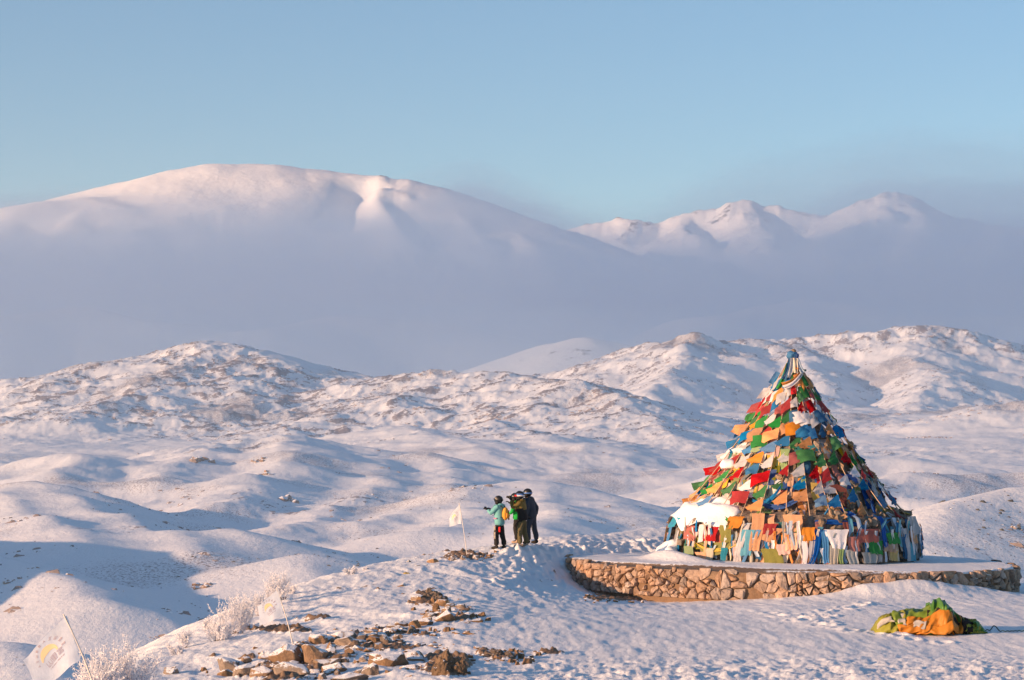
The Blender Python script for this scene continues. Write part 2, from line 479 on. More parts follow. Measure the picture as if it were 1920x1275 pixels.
# ------------------------------------------------------------------ the snowy summit in front
G_CTRL = [P(*p) for p in [
 (270,1276,49),(330,1234,54),(400,1192,59.5),(470,1152,63.5),(560,1113,68),(650,1081,72),(800,1046,78),(900,1031,80.5),(1000,1019,83),(1100,1004,86),(1240,989,90),
 (937,1032,78.5),(972,1021,79),(998,1019,80.5),(1060,1010,83),
 (552,1212,51.7),(540,1240,50),(450,1276,47),(700,1276,45),(640,1200,53.4),(830,1150,57.5),(960,1276,43),(1300,1276,43),(1700,1276,43),(1920,1276,43),
 (1745,1187,55),(1400,1187,55),(1000,1187,54),(1130,1122,75.5),(1200,1128,73.5),(1484,1119,72.3),(1600,1117,72.5),(1700,1108,73.3),(1800,1103,76),(1905,1108,80),
 (1074,1074,79.5),(1000,1060,76.9),(950,1100,69.6),(1040,1040,79.9),(1030,1085,74.5),(700,1130,64),(1150,1150,64),(1600,1150,62),(1880,1140,66),(1920,1112,77)]]
G_CTRL += [(0,0,-1.65),(-7,0,-1.7),(10,0,-1.8),(0,12,-2.0),(0,22,-2.95),(-5.4,30.8,-3.95),(-5.6,33.5,-4.1),(-6.3,40,-4.55),(0,31,-3.75),(6,31,-3.8),(12,30,-3.9),(20,40,-4.4),(24,60,-5.2),(22,80,-5.4),(9,92,-3.6),(16,90,-5.2),(0,-10,-1.5),(-6,15,-2.1),(20,10,-2.6)]
G_CTRL = np.array(G_CTRL)
YS = 0.55
def _tps_u(r2):
    return np.where(r2 > 1e-9, 0.5 * r2 * np.log(r2 + 1e-12), 0)
def _tps_fit(c, lam=0.6):
    n = len(c); px, py = c[:, 0], c[:, 1] * YS
    r2 = (px[:, None] - px) ** 2 + (py[:, None] - py) ** 2
    A = np.zeros((n + 3, n + 3)); A[:n, :n] = _tps_u(r2) + lam * np.eye(n)
    A[:n, n] = 1; A[:n, n + 1] = px; A[:n, n + 2] = py
    A[n:, :n] = A[:n, n:].T
    return np.linalg.solve(A, np.concatenate([c[:, 2], [0, 0, 0]]))
G_W = _tps_fit(G_CTRL)
RIM = np.array([(-9,-14),(-9.5,10),(-7.4,25),(-7.2,33),(-7.3,41)] + [P(*p)[:2] for p in
 [(270,0,49),(330,0,54),(400,0,59.5),(470,0,63.5),(560,0,68),(650,0,72),(800,0,78),(900,0,80.5),(1000,0,83),(1100,0,86),(1240,0,90)]] +
 [(9,93),(15,93),(20,90),(27,80),(33,60),(35,40),(30,10),(26,-14)])
def rim_project(x, y):
    """distance outside the rim polygon and the nearest point of the polygon"""
    inside = np.zeros(x.shape, bool)
    bd = np.full(x.shape, 1e9); bx = x.copy(); by = y.copy()
    n = len(RIM)
    for i in range(n):
        x1, y1 = RIM[i]; x2, y2 = RIM[(i + 1) % n]
        cond = ((y1 > y) != (y2 > y)) & (x < (x2 - x1) * (y - y1) / (y2 - y1 + 1e-12) + x1)
        inside ^= cond
        t = np.clip(((x - x1) * (x2 - x1) + (y - y1) * (y2 - y1)) / ((x2 - x1) ** 2 + (y2 - y1) ** 2), 0, 1)
        qx = x1 + t * (x2 - x1); qy = y1 + t * (y2 - y1)
        d = np.hypot(x - qx, y - qy)
        m = d < bd
        bd = np.where(m, d, bd); bx = np.where(m, qx, bx); by = np.where(m, qy, by)
    d = np.where(inside, 0, bd)
    return d, np.where(inside, x, bx), np.where(inside, y, by)
def ground_base(x, y):
    x = np.atleast_1d(np.asarray(x, float)); y = np.atleast_1d(np.asarray(y, float))
    sh = x.shape; x = x.ravel(); y = y.ravel()
    d, qx, qy = rim_project(x, y)
    z = np.zeros_like(x); n = len(G_CTRL)
    px, py = G_CTRL[:, 0], G_CTRL[:, 1] * YS
    for k in range(0, len(x), 40000):
        s = slice(k, k + 40000)
        r2 = (qx[s, None] - px) ** 2 + (qy[s, None] * YS - py) ** 2
        z[s] = _tps_u(r2) @ G_W[:n] + G_W[n] + G_W[n + 1] * qx[s] + G_W[n + 2] * qy[s] * YS
    z = z - 0.62 * (np.sqrt(d * d + 2.0 ** 2) - 2.0)
    return z.reshape(sh)
def gz(x, y):
    return float(ground_base([x], [y])[0])
def on_ground(u, v, ymin=36.0, ymax=96.0):
    """where the ray of photograph pixel (u, v) meets the ground"""
    ys = np.linspace(ymin, ymax, 700)
    h = (VH - v) / FPX * ys - ground_base((u - UC) / FPX * ys, ys)
    k = np.nonzero((h[:-1] > 0) & (h[1:] <= 0))[0]
    i = int(k[0]) if len(k) else int(np.argmin(np.abs(h)))
    y = ys[i]
    if len(k): y = ys[i] + (ys[i + 1] - ys[i]) * h[i] / (h[i] - h[i + 1] + 1e-9)
    x = (u - UC) / FPX * y
    return x, y, gz(x, y)

tg = col_ts(780, 0.232, 40, 0.9)
yg = np.concatenate([np.linspace(-14, 2.5, 12)[:-1], np.geomspace(2.5, 34, 50)[:-1], np.linspace(34, 60, 190)[:-1], np.linspace(60, 94, 230)[:-1], np.geomspace(94, 260, 40)])
T, Y = np.meshgrid(tg, yg)
X = T * np.maximum(Y, 26.0)
near_w = sstep(24, 36, Y)
Zg = ground_base(X, Y)
Ug = UC + X / np.maximum(Y, 5) * FPX; Vg = VH - Zg / np.maximum(Y, 5) * FPX
# blobs of bare earth, between the boulders also shadow painted as brown: (u, v, half width u, half width v, strength)
BLOBS = [(840,1250,55,22,1.0),(930,1232,60,10,.9),(1020,1224,60,4,.75),(800,1125,40,14,.8),(850,1158,45,12,.9),(600,1240,120,30,.66),(520,1265,110,26,.72),(760,1190,110,12,.75),
         (860,1046,60,12,.7),(520,1185,110,8,.75),(430,1195,60,6,.6),(590,1165,70,7,.6),(450,1240,120,6,.5),(720,1075,90,8,.35),(650,1110,100,10,.4),(1030,1085,60,14,.35),(1160,1122,60,7,1.0),(1120,1050,50,20,.25),
         (700,1215,120,14,.7),(1000,1110,100,16,.28)]
dirt = np.zeros_like(X)
for bu, bv, su, sv, st in BLOBS:
    dirt = np.maximum(dirt, st * np.exp(-((Ug - bu) / su) ** 2 - ((Vg - bv) / sv) ** 2))
dn = fbm(X / 0.9, Y / 1.5, 5, 140, gain=.6)
dirtv = sstep(0.34, 0.52, dirt * 0.8 + dn * 0.55)
# relief: trodden snow, wind ripples, clods
path = sstep(0, 1, np.exp(-((Ug - 1080) / 170) ** 2 - ((Vg - 1060) / 55) ** 2) * 1.3) + 0.75 * sstep(1215, 1260, Vg) * sstep(850, 1050, Ug)
calm = sstep(960, 1120, Ug) * np.exp(-((Vg - 1175) / 40) ** 2)
lumps = np.abs(fbm(X / 0.75, Y / 0.95, 4, 150, gain=.6))
Zg = Zg + near_w * (0.10 * fbm(X / 5, Y / 6, 3, 151) + (0.035 + 0.22 * path) * (1 - 0.6 * calm) * (lumps - 0.25)
                    + 0.035 * fbm(X / 0.35, Y / 1.6, 3, 152) * (1 - 0.3 * calm))
left_slope = sstep(1000, 860, Ug) * sstep(1020, 1060, Vg)
Zg = Zg + near_w * left_slope * 0.10 * ridged((X * 0.8 + Y * 0.35) / 1.3, (Y * 0.8 - X * 0.35) / 4.0, 3, 153)
Zg = Zg + near_w * dirtv * 0.09 * (0.3 + np.abs(fbm(X / 0.25, Y / 0.4, 3, 154)) * 2.2)
# snow drifted against the right part of the platform wall
for (du, dy_, hx0, hy0, hh0) in [(1700,73.2,1.7,1.3,.34),(1618,72.3,.7,.7,.20),(1780,75.0,1.6,1.4,.20),(1560,71.9,1.2,.7,.08)]:
    Zg = Zg + hh0 * np.exp(-((X - (du - UC) / FPX * dy_) / hx0) ** 2 - ((Y - dy_) / hy0) ** 2)
# boot prints along a few trails
rf = np.random.RandomState(6)
TRAILS = [[(1060,1110),(1040,1080),(985,1034)],[(1240,1010),(1150,1022),(1050,1035),(990,1030)],[(1640,1130),(1500,1165)],[(930,1100),(1000,1070),(1060,1050)],[(1745,1200),(1600,1180),(1450,1150)]]
prints = []
for tr in TRAILS:
    w3 = [on_ground(*p)[:2] for p in tr]
    for a, c in zip(w3[:-1], w3[1:]):
        L = math.hypot(c[0] - a[0], c[1] - a[1])
        for k in range(int(L / .42)):
            t = k * .42 / L
            prints.append((a[0] + t * (c[0] - a[0]) + rf.uniform(-.35, .35), a[1] + t * (c[1] - a[1]) + rf.uniform(-.35, .35)))
for _ in range(140):
    p = on_ground(rf.uniform(930, 1230), rf.uniform(1012, 1075)); prints.append(p[:2])
for (px_, py_) in prints:
    j = np.searchsorted(yg, [py_ - .8, py_ + .8]); tt_ = px_ / py_
    i_ = np.searchsorted(tg, [tt_ - .012, tt_ + .012])
    sl = (slice(j[0], j[1]), slice(i_[0], i_[1]))
    d2 = ((X[sl] - px_) / .13) ** 2 + ((Y[sl] - py_) / .24) ** 2
    Zg[sl] += -.055 * np.exp(-d2) + .035 * np.exp(-(np.sqrt(d2) - 1.6) ** 2 * 3)
me = np_mesh("snow_ground", np.stack([X, Y, Zg], -1).reshape(-1, 3), grid_faces(*X.shape))
add_attr(me, "dirt", dirtv)
def ground_mat():
    m, nt, b = new_mat("summit_snow")
    geo = nt.nodes.new("ShaderNodeNewGeometry")
    at = nnode(nt, "ShaderNodeAttribute", attribute_name="dirt")
    n1 = noise_node(nt, 9.0, 6, 0.65, geo.outputs["Position"])
    n2 = noise_node(nt, 2.2, 5, 0.6, geo.outputs["Position"])
    n3 = noise_node(nt, 38.0, 3, 0.6, geo.outputs["Position"])
    s = math_node(nt, 'ADD', at.outputs["Fac"], math_node(nt, 'MULTIPLY', math_node(nt, 'SUBTRACT', n1.outputs["Fac"], 0.5), 1.1))
    mask = ramp_node(nt, s, [(0.38, 0.0), (0.56, 1.0)])
    earth = mixc(nt, n2.outputs["Fac"], (0.30, 0.18, 0.10), (0.15, 0.095, 0.06))
    earth = mixc(nt, math_node(nt, 'MULTIPLY', n3.outputs["Fac"], 0.55), earth, (0.38, 0.28, 0.20))
    c = mixc(nt, mask.outputs[0], (0.90, 0.91, 0.93), earth)
    nt.links.new(c, b.inputs["Base Color"])
    b.inputs["Roughness"].default_value = 0.7
    b.inputs["Specular IOR Level"].default_value = 0.25
    hgt = math_node(nt, 'ADD', n1.outputs["Fac"], math_node(nt, 'MULTIPLY', n3.outputs["Fac"], 0.35))
    bump_node(nt, b, hgt, 0.8, 0.05)
    return m
m_ground = ground_mat()
snow_ground = link("snow_ground", me, None, m_ground); tag(snow_ground, kind="structure")
# ------------------------------------------------------------------ stones
def rock_mat(name, a, b_, snow=0.35, scale=3.0):
    m, nt, b = new_mat(name)
    tc = nt.nodes.new("ShaderNodeTexCoord"); oi = nt.nodes.new("ShaderNodeObjectInfo")
    mp = nt.nodes.new("ShaderNodeVectorMath"); mp.operation = 'ADD'
    sc_ = nt.nodes.new("ShaderNodeVectorMath"); sc_.operation = 'SCALE'
    comb = nt.nodes.new("ShaderNodeCombineXYZ"); comb.inputs[0].default_value = 7.3; comb.inputs[1].default_value = 3.1; comb.inputs[2].default_value = 5.7
    nt.links.new(comb.outputs[0], sc_.inputs[0]); nt.links.new(oi.outputs["Random"], sc_.inputs["Scale"])
    nt.links.new(tc.outputs["Object"], mp.inputs[0]); nt.links.new(sc_.outputs[0], mp.inputs[1])
    n1 = noise_node(nt, scale, 6, 0.65, mp.outputs[0]); n2 = noise_node(nt, scale * 5, 4, 0.6, mp.outputs[0])
    c = mixc(nt, ramp_node(nt, n1.outputs["Fac"], [(0.35, 0.0), (0.65, 1.0)]).outputs[0], a, b_)
    hv = nt.nodes.new("ShaderNodeHueSaturation"); nt.links.new(c, hv.inputs["Color"])
    nt.links.new(math_node(nt, 'ADD', math_node(nt, 'MULTIPLY', oi.outputs["Random"], 0.55), 0.72), hv.inputs["Value"])
    nt.links.new(math_node(nt, 'ADD', math_node(nt, 'MULTIPLY', math_node(nt, 'FRACT', math_node(nt, 'MULTIPLY', oi.outputs["Random"], 17.0)), 0.6), 0.55), hv.inputs["Saturation"])
    col = hv.outputs[0]
    if snow > 0:
        geo = nt.nodes.new("ShaderNodeNewGeometry"); sep = nt.nodes.new("ShaderNodeSeparateXYZ")
        nt.links.new(geo.outputs["Normal"], sep.inputs[0])
        s = math_node(nt, 'ADD', sep.outputs["Z"], math_node(nt, 'MULTIPLY', math_node(nt, 'SUBTRACT', n1.outputs["Fac"], 0.5), 1.4))
        k = ramp_node(nt, s, [(1.0 - snow, 0.0), (1.0 - snow + 0.12, 1.0)])
        col = mixc(nt, k.outputs[0], col, (0.88, 0.89, 0.92))
    nt.links.new(col, b.inputs["Base Color"])
    b.inputs["Roughness"].default_value = 0.85
    b.inputs["Specular IOR Level"].default_value = 0.2
    bump_node(nt, b, math_node(nt, 'ADD', n1.outputs["Fac"], math_node(nt, 'MULTIPLY', n2.outputs["Fac"], 0.5)), 0.7, 0.06)
    return m
m_rock = rock_mat("brown_rock", (0.36, 0.225, 0.13), (0.20, 0.13, 0.085), 0.36)
m_wallstone = rock_mat("wall_stone", (0.50, 0.34, 0.235), (0.28, 0.185, 0.135), 0.0, 6.0)
m_cairnstone = rock_mat("cairn_stone", (0.36, 0.25, 0.16), (0.20, 0.15, 0.11), 0.0)

def hull_rock(name, seed, npts=16, sub=0, sq=(1, 1, 1)):
    """angular stone of unit half size, flat facets"""
    r = random.Random(seed)
    bm = bmesh.new()
    for _ in range(npts):
        v = Vector((r.gauss(0, 1), r.gauss(0, 1), r.gauss(0, 1))).normalized()
        v = v * r.uniform(0.82, 1.0)
        bm.verts.new((v.x * sq[0], v.y * sq[1], v.z * sq[2]))
    res = bmesh.ops.convex_hull(bm, input=bm.verts[:])
    for g in res.get("geom_interior", []):
        if isinstance(g, bmesh.types.BMVert) and g.is_valid: bm.verts.remove(g)
    for v in [v for v in bm.verts if not v.link_faces]: bm.verts.remove(v)
    bmesh.ops.dissolve_limit(bm, angle_limit=R(14), verts=bm.verts[:], edges=bm.edges[:])
    if sub:
        bmesh.ops.bevel(bm, geom=bm.edges[:], offset=0.05, segments=1, affect='EDGES', profile=0.6)
        bmesh.ops.triangulate(bm, faces=bm.faces[:])
        from mathutils import noise as mn
        bmesh.ops.subdivide_edges(bm, edges=[e for e in bm.edges if e.calc_length() > 0.35], cuts=1, use_grid_fill=False)
        for v in bm.verts:
            v.co += v.co.normalized() * 0.10 * mn.noise(v.co * 2.3 + Vector((seed, 0, 0)))
    bmesh.ops.triangulate(bm, faces=bm.faces[:])
    me = bpy.data.meshes.new(name); bm.to_mesh(me); bm.free()
    return me
ROCKS = [hull_rock("rock", 100 + i, 15 + i % 5) for i in range(14)]
BIGROCKS = [hull_rock("rock", 300 + i, 17, 1) for i in range(10)]
for m_ in ROCKS + BIGROCKS: m_.materials.append(m_rock)
STONES = []
for i in range(12):
    q = hull_rock("stone", 500 + i, 14); q.materials.append(m_cairnstone); STONES.append(q)

# ------------------------------------------------------------------ round stone platform
PCX, PCY, PR = (1481 - UC) / FPX * 80.0, 80.0, 7.36
def ptop(x): return -4.09 - 0.017 * (x - PCX)
platform = empty("stone_platform", (PCX, PCY, -5.1))
tag(platform, "low round platform of dry stone walling filled with earth and snow under the flag cairn", "platform")
def clip_poly(poly, nx, ny, c):
    """keep the side nx*x+ny*y<=c"""
    out = []
    for i in range(len(poly)):
        a, b = poly[i], poly[(i + 1) % len(poly)]
        da = nx * a[0] + ny * a[1] - c; db = nx * b[0] + ny * b[1] - c
        if da <= 0: out.append(a)
        if (da < 0 < db) or (db < 0 < da):
            t = da / (da - db); out.append((a[0] + t * (b[0] - a[0]), a[1] + t * (b[1] - a[1])))
    return out
rs = random.Random(4)
WALL_H = 0.86
seeds = []
s_ = -PR * R(104)
while s_ < PR * R(100):
    wcol = rs.choice([.13, .18, .22, .26, .34, .48])
    nrow = rs.choice([2, 3, 4, 4, 5]) if s_ > -2 else rs.choice([3, 4, 4, 5])
    for k in range(nrow):
        seeds.append((s_ + rs.uniform(-0.16, 0.16), (k + 0.5 + rs.uniform(-0.55, 0.55)) / nrow * WALL_H))
    s_ += wcol
def wall_pt(s, h, out):
    a = s / PR; r = PR + out + 0.05 * (WALL_H - h)
    x, y = PCX + r * math.sin(a), PCY - r * math.cos(a)
    return (x - PCX, y - PCY, ptop(x) - 0.05 - WALL_H + h + 5.1)
n_st = 0
for i, (sx, sy) in enumerate(seeds):
    top_ = WALL_H + rs.uniform(-.04, .10)
    poly = [(sx - .45, 0.0), (sx + .45, 0.0), (sx + .45, top_), (sx - .45, top_)]
    for j, (tx, ty) in enumerate(seeds):
        if j == i or abs(tx - sx) > 1.1: continue
        nx, ny = tx - sx, ty - sy
        L = math.hypot(nx, ny)
        poly = clip_poly(poly, nx / L, ny / L, (nx * (sx + tx) / 2 + ny * (sy + ty) / 2) / L - rs.choice([0.003, 0.006, 0.012, 0.03]))
        if len(poly) < 3: break
    if len(poly) < 3: continue
    # knock the corners off
    q = []
    for k in range(len(poly)):
        a, b = poly[k], poly[(k + 1) % len(poly)]
        f = rs.uniform(0.05, 0.30)
        q.append((a[0] + f * (b[0] - a[0]), a[1] + f * (b[1] - a[1])))
        q.append((b[0] - f * (b[0] - a[0]), b[1] - f * (b[1] - a[1])))
    cx_ = sum(p[0] for p in q) / len(q); cy_ = sum(p[1] for p in q) / len(q)
    size = max(math.hypot(p[0] - cx_, p[1] - cy_) for p in q)
    if size < 0.05 or rs.random() < 0.05 or (sx > 2.6 and sy < .3 and rs.random() < .5): continue
    d0 = rs.uniform(0.03, 0.16); tx_, ty_ = rs.uniform(-.14, .14), rs.uniform(-.22, .12)
    vs, fs = [], []
    n = len(q)
    for (a, b) in q: vs.append(wall_pt(a, b, -0.10))
    for (a, b) in q: vs.append(wall_pt(a, b, d0 * 0.55 + tx_ * (a - cx_) + ty_ * (b - cy_)))
    for (a, b) in q:
        g = rs.uniform(0.6, 0.92)
        a2, b2 = cx_ + (a - cx_) * g, cy_ + (b - cy_) * g
        vs.append(wall_pt(a2, b2, d0 + tx_ * (a2 - cx_) + ty_ * (b2 - cy_) + rs.uniform(-.04, .03)))
    vs.append(wall_pt(cx_ + rs.uniform(-.04, .04), cy_ + rs.uniform(-.03, .03), d0 + rs.uniform(0.0, 0.03)))
    for k in range(n):
        k2 = (k + 1) % n
        fs.append((k, k2, n + k2, n + k)); fs.append((n + k, n + k2, 2 * n + k2, 2 * n + k)); fs.append((2 * n + k, 2 * n + k2, 3 * n))
    o = link("stone", mesh_from_py("stone", vs, fs), platform, m_wallstone)
    n_st += 1
# earth core behind the stones
m_earth, nt, b = new_mat("packed_earth")
geo = nt.nodes.new("ShaderNodeNewGeometry")
n1 = noise_node(nt, 6, 5, 0.6, geo.outputs["Position"])
nt.links.new(mixc(nt, n1.outputs["Fac"], (0.26, 0.165, 0.10), (0.16, 0.10, 0.065)), b.inputs["Base Color"])
b.inputs["Roughness"].default_value = 0.95; bump_node(nt, b, n1.outputs["Fac"], 0.8, 0.08)
vs, fs = [], []
NA = 128
for i in range(NA):
    a = 2 * math.pi * i / NA
    r = PR - 0.02
    x, y = r * math.sin(a), -r * math.cos(a)
    vs += [(x * 1.01, y * 1.01, -0.9), (x, y, ptop(PCX + x) + 5.1 - 0.06)]
for i in range(NA):
    j = (i + 1) % NA
    fs.append((2 * i, 2 * j, 2 * j + 1, 2 * i + 1))
link("earth_core", mesh_from_py("earth_core", vs, fs, True), platform, m_earth)
# top: earth and snow
rr = np.concatenate([np.linspace(0.3, 5.5, 22)[:-1], np.linspace(5.5, PR - 0.02, 26), [PR + 0.015, PR + 0.02]])
aa = np.linspace(-math.pi, math.pi, 400)
A, RR = np.meshgrid(aa, rr)
RRj = RR + np.where(RR > PR - 0.1, 0.16 * fbm(A * 13, A * 0 + 3, 4, 170) - .03, 0)
X, Y = RRj * np.sin(A), -RRj * np.cos(A)
Zt = (-4.09 - 0.017 * X) + 5.1 + 0.02 * fbm(X / .6, Y / .6, 4, 171) + 0.03 * fbm(X / 2.2, Y / 2.2, 2, 172)
ad = np.degrees(A)
fr = sstep(-96, -60, ad) * (1 - sstep(18, 46, ad))           # bare earth along the front and left edge
wid = 0.30 + 1.9 * sstep(-75, -30, ad) * (1 - sstep(0, 40, ad))
edge_d = sstep(PR - wid - 0.25, PR - wid + 0.15, RR) * (0.25 + 0.75 * fr)
streak = np.exp(-((RR - 5.75 - 0.25 * np.sin(A * 2)) / 0.16) ** 2) * sstep(-50, -20, ad) * (1 - sstep(5, 18, ad))
dv = np.clip(edge_d + streak * 0.9, 0, 1)
snowpatch = np.exp(-((RR - (PR - 0.55)) / 0.14) ** 2) * sstep(-26, -8, ad) * 0.8
dv = np.clip(dv - snowpatch + 0.25 * fbm(X / .5, Y / .5, 3, 173) * (dv > 0.05), 0, 1)
Zt = Zt - 0.07 * sstep(0.3, 0.7, dv) + np.where(RR > PR - 0.0, -0.16, 0) + np.where(RR > PR + 0.017, -0.10, 0)
Zt = Zt + 0.35 * np.exp(-((RR - 4.35) / 0.45) ** 2) * np.exp(-((ad + 72) / 26) ** 2)   # drift at the left foot of the cairn
me = np_mesh("platform_top", np.stack([X, Y, Zt], -1).reshape(-1, 3), grid_faces(*X.shape)[:, ::-1])
add_attr(me, "dirt", dv)
link("platform_top", me, platform, m_ground)
# ------------------------------------------------------------------ prayer flag cairn
CX, CY, CZ = (1487 - UC) / FPX * 82.0, 82.0, -4.12
SCL = FPX / 82.0
rc = random.Random(21)
cairn = empty("prayer_flag_cairn", (CX, CY, CZ))
tag(cairn, "tall stone cairn wrapped in colourful prayer flags and scarves on the round platform", "cairn")
def zh(v): return (VH - v) / SCL - CZ         # height above the cairn's foot of image row v
APEX = Vector((0, 0, zh(668)))
def cyl(th, r, z): return Vector((r * math.sin(th), -r * math.cos(th), z))

def cloth_mat(name, col, rough=0.8, trans=0.3, var=0.32):
    m, nt, b = new_mat(name)
    oi = nt.nodes.new("ShaderNodeObjectInfo")
    geo = nt.nodes.new("ShaderNodeNewGeometry")
    n1 = noise_node(nt, 4.0, 4, 0.6, geo.outputs["Position"])
    hv = nt.nodes.new("ShaderNodeHueSaturation"); hv.inputs["Color"].default_value = (*col, 1)
    val = math_node(nt, 'ADD', math_node(nt, 'MULTIPLY', oi.outputs["Random"], var * 2), 1.0 - var)
    val = math_node(nt, 'ADD', val, math_node(nt, 'MULTIPLY', math_node(nt, 'SUBTRACT', n1.outputs["Fac"], 0.5), 0.5))
    nt.links.new(val, hv.inputs["Value"])
    sat = math_node(nt, 'ADD', math_node(nt, 'MULTIPLY', math_node(nt, 'FRACT', math_node(nt, 'MULTIPLY', oi.outputs["Random"], 13.0)), 0.40), 0.72)
    nt.links.new(sat, hv.inputs["Saturation"])
    nt.links.new(hv.outputs[0], b.inputs["Base Color"])
    b.inputs["Roughness"].default_value = rough
    b.inputs["Specular IOR Level"].default_value = 0.2
    n2 = noise_node(nt, 22.0, 3, 0.6, geo.outputs["Position"])
    bump_node(nt, b, n2.outputs["Fac"], 0.35, 0.02)
    tr = nt.nodes.new("ShaderNodeBsdfTranslucent"); nt.links.new(hv.outputs[0], tr.inputs["Color"])
    mx = nt.nodes.new("ShaderNodeMixShader"); mx.inputs[0].default_value = trans
    nt.links.new(b.outputs[0], mx.inputs[1]); nt.links.new(tr.outputs[0], mx.inputs[2])
    nt.links.new(mx.outputs[0], nt.nodes["Material Output"].inputs["Surface"])
    return m
CL = {
 "blue": (0.012, 0.20, 0.48), "white": (0.78, 0.76, 0.80), "red": (0.46, 0.012, 0.018), "green": (0.035, 0.24, 0.06), "orange": (0.80, 0.33, 0.085),
 "deepblue": (0.008, 0.10, 0.42), "cyan": (0.02, 0.32, 0.48), "paleblue": (0.45, 0.58, 0.74), "olive": (0.26, 0.25, 0.05), "yellow": (0.62, 0.42, 0.05),  # paleblue also serves as white cloth with the shade put into its colour
 "fadedred": (0.52, 0.13, 0.10), "pink": (0.70, 0.48, 0.44), "peach": (0.78, 0.45, 0.26), "teal": (0.04, 0.24, 0.27), "cream": (0.74, 0.66, 0.52), "grey": (0.42, 0.44, 0.44),
 "maroon": (0.20, 0.02, 0.035), "lime": (0.22, 0.36, 0.06), "lightgreen": (0.34, 0.48, 0.20)}
CM = {k: cloth_mat("cloth_" + k, v) for k, v in CL.items()}

# --- stone core in three steps
prof = [(4.22, 0.0), (4.18, 0.5), (4.08, 1.1), (3.92, 1.5), (3.6, 1.62), (3.15, 1.72), (2.95, 2.2), (2.75, 2.75), (2.4, 2.9), (2.15, 3.35), (1.95, 3.85), (1.4, 4.1), (1.0, 4.6), (0.55, 5.0), (0.22, 5.3), (0.16, 6.9)]
na = 96
pz = np.array(prof)
tt = np.linspace(0, len(prof) - 1, 60)
pr = np.interp(tt, np.arange(len(prof)), pz[:, 0]); pzz = np.interp(tt, np.arange(len(prof)), pz[:, 1])
an = np.linspace(-math.pi, math.pi, na + 1)
A, K = np.meshgrid(an, np.arange(60))
Rr = pr[K] * (1 + 0.035 * fbm(A * 7, K * 0.6, 4, 200)) - 0.06
Rr[:, -1] = Rr[:, 0]
me = np_mesh("stone_core", np.stack([Rr * np.sin(A), -Rr * np.cos(A), pzz[K] + 0.0 * A], -1).reshape(-1, 3), grid_faces(60, na + 1), smooth=False)
m_core = rock_mat("rubble", (0.26, 0.18, 0.12), (0.10, 0.075, 0.06), 0.0, 5.0)
link("stone_core", me, cairn, m_core)

# --- loose stones on its steps and walls
def core_r(z): return float(np.interp(z, pz[:, 1], pz[:, 0]))
def put_stone(th, z, s, out=0.02):
    o = link("stone", STONES[rc.randrange(len(STONES))], cairn)
    o.location = cyl(th, core_r(z) + out, z)
    o.rotation_euler = (rc.uniform(0, 6), rc.uniform(0, 6), rc.uniform(0, 6))
    o.scale = (s * rc.uniform(.8, 1.3), s * rc.uniform(.7, 1.1), s * rc.uniform(.55, .9))
for k in range(95): put_stone(rc.uniform(R(-105), R(105)), rc.uniform(0.08, 1.45), rc.uniform(0.11, 0.23))
for k in range(85):
    z = rc.uniform(1.5, 1.75); put_stone(rc.uniform(R(-95), R(95)), z, rc.uniform(0.10, 0.21), 0.0)
for k in range(70): put_stone(rc.uniform(R(-95), R(95)), rc.uniform(1.8, 2.8), rc.uniform(0.10, 0.2))
for k in range(42): put_stone(rc.uniform(R(-95), R(95)), rc.uniform(2.85, 4.1), rc.uniform(0.10, 0.2))
for (u, v, s) in [(1274,1034,.30),(1283,1022,.26),(1278,1010,.24)]:
    o = link("stone", BIGROCKS[int(u) % 10], cairn); o.data = o.data.copy(); o.data.materials.clear(); o.data.materials.append(m_cairnstone)
    o.location = ((u - 1487) / SCL, -1.35, zh(v) - .02); o.scale = (s, s, s * .8); o.rotation_euler = (u, v, 0)

# --- cloth builders
def cloth_grid(nu, nv, fn, name):
    vs = [fn(i / nu, j / nv) for j in range(nv + 1) for i in range(nu + 1)]
    fs = [(j * (nu + 1) + i, j * (nu + 1) + i + 1, (j + 1) * (nu + 1) + i + 1, (j + 1) * (nu + 1) + i) for j in range(nv) for i in range(nu)]
    return mesh_from_py(name, vs, fs, True)

# flag shapes in the frame (along the line, across, outward)
def flag_shape(seed):
    r = random.Random(seed)
    W = r.uniform(.44, .70); L = r.uniform(.44, .56); droop = r.choice([0.1, 0.3, 0.5, 0.7, 0.9]); a1 = r.uniform(.02, .05); p1 = r.uniform(0, 6); p2 = r.uniform(0, 6)
    pinch = r.choice([0.0, 0.1, 0.3, 0.5])
    def fn(s, t):
        x = L * (s - 0.5) * (1 - pinch * t) + droop * 0.42 * t
        y = W * t * (1 - 0.14 * droop * t)
        z = a1 * math.sin(5.2 * t + 3.0 * s + p1) * (0.25 + t) + 0.035 * math.sin(7 * s + 4 * t + p2) * t - 0.05 * abs(math.sin(4.5 * s - 3.1 * t + p1)) * t + 0.03 * abs(math.sin(6 * s + 5 * t + p2)) + 0.03 * math.sin(math.pi * min(1, t * 1.1)) + 0.01
        return (x, y, z)
    return fn
def flag_hang(seed):
    """flag that hangs as a folded triangle"""
    r = random.Random(seed)
    L = 0.48; W = r.uniform(.38, .58); dr = r.uniform(.45, .75); p1 = r.uniform(0, 6)
    def fn(s, t):
        x = L * (s - 0.5) * (1 - 0.65 * t) + dr * 0.45 * t
        y = W * t * (1 - .45 * s * t)
        z = 0.08 * (abs(math.sin(5 * s + 3 * t + p1)) - .5) * (0.3 + t) + 0.02 * t + 0.01
        return (x, y, z)
    return fn
FLAGM = {}
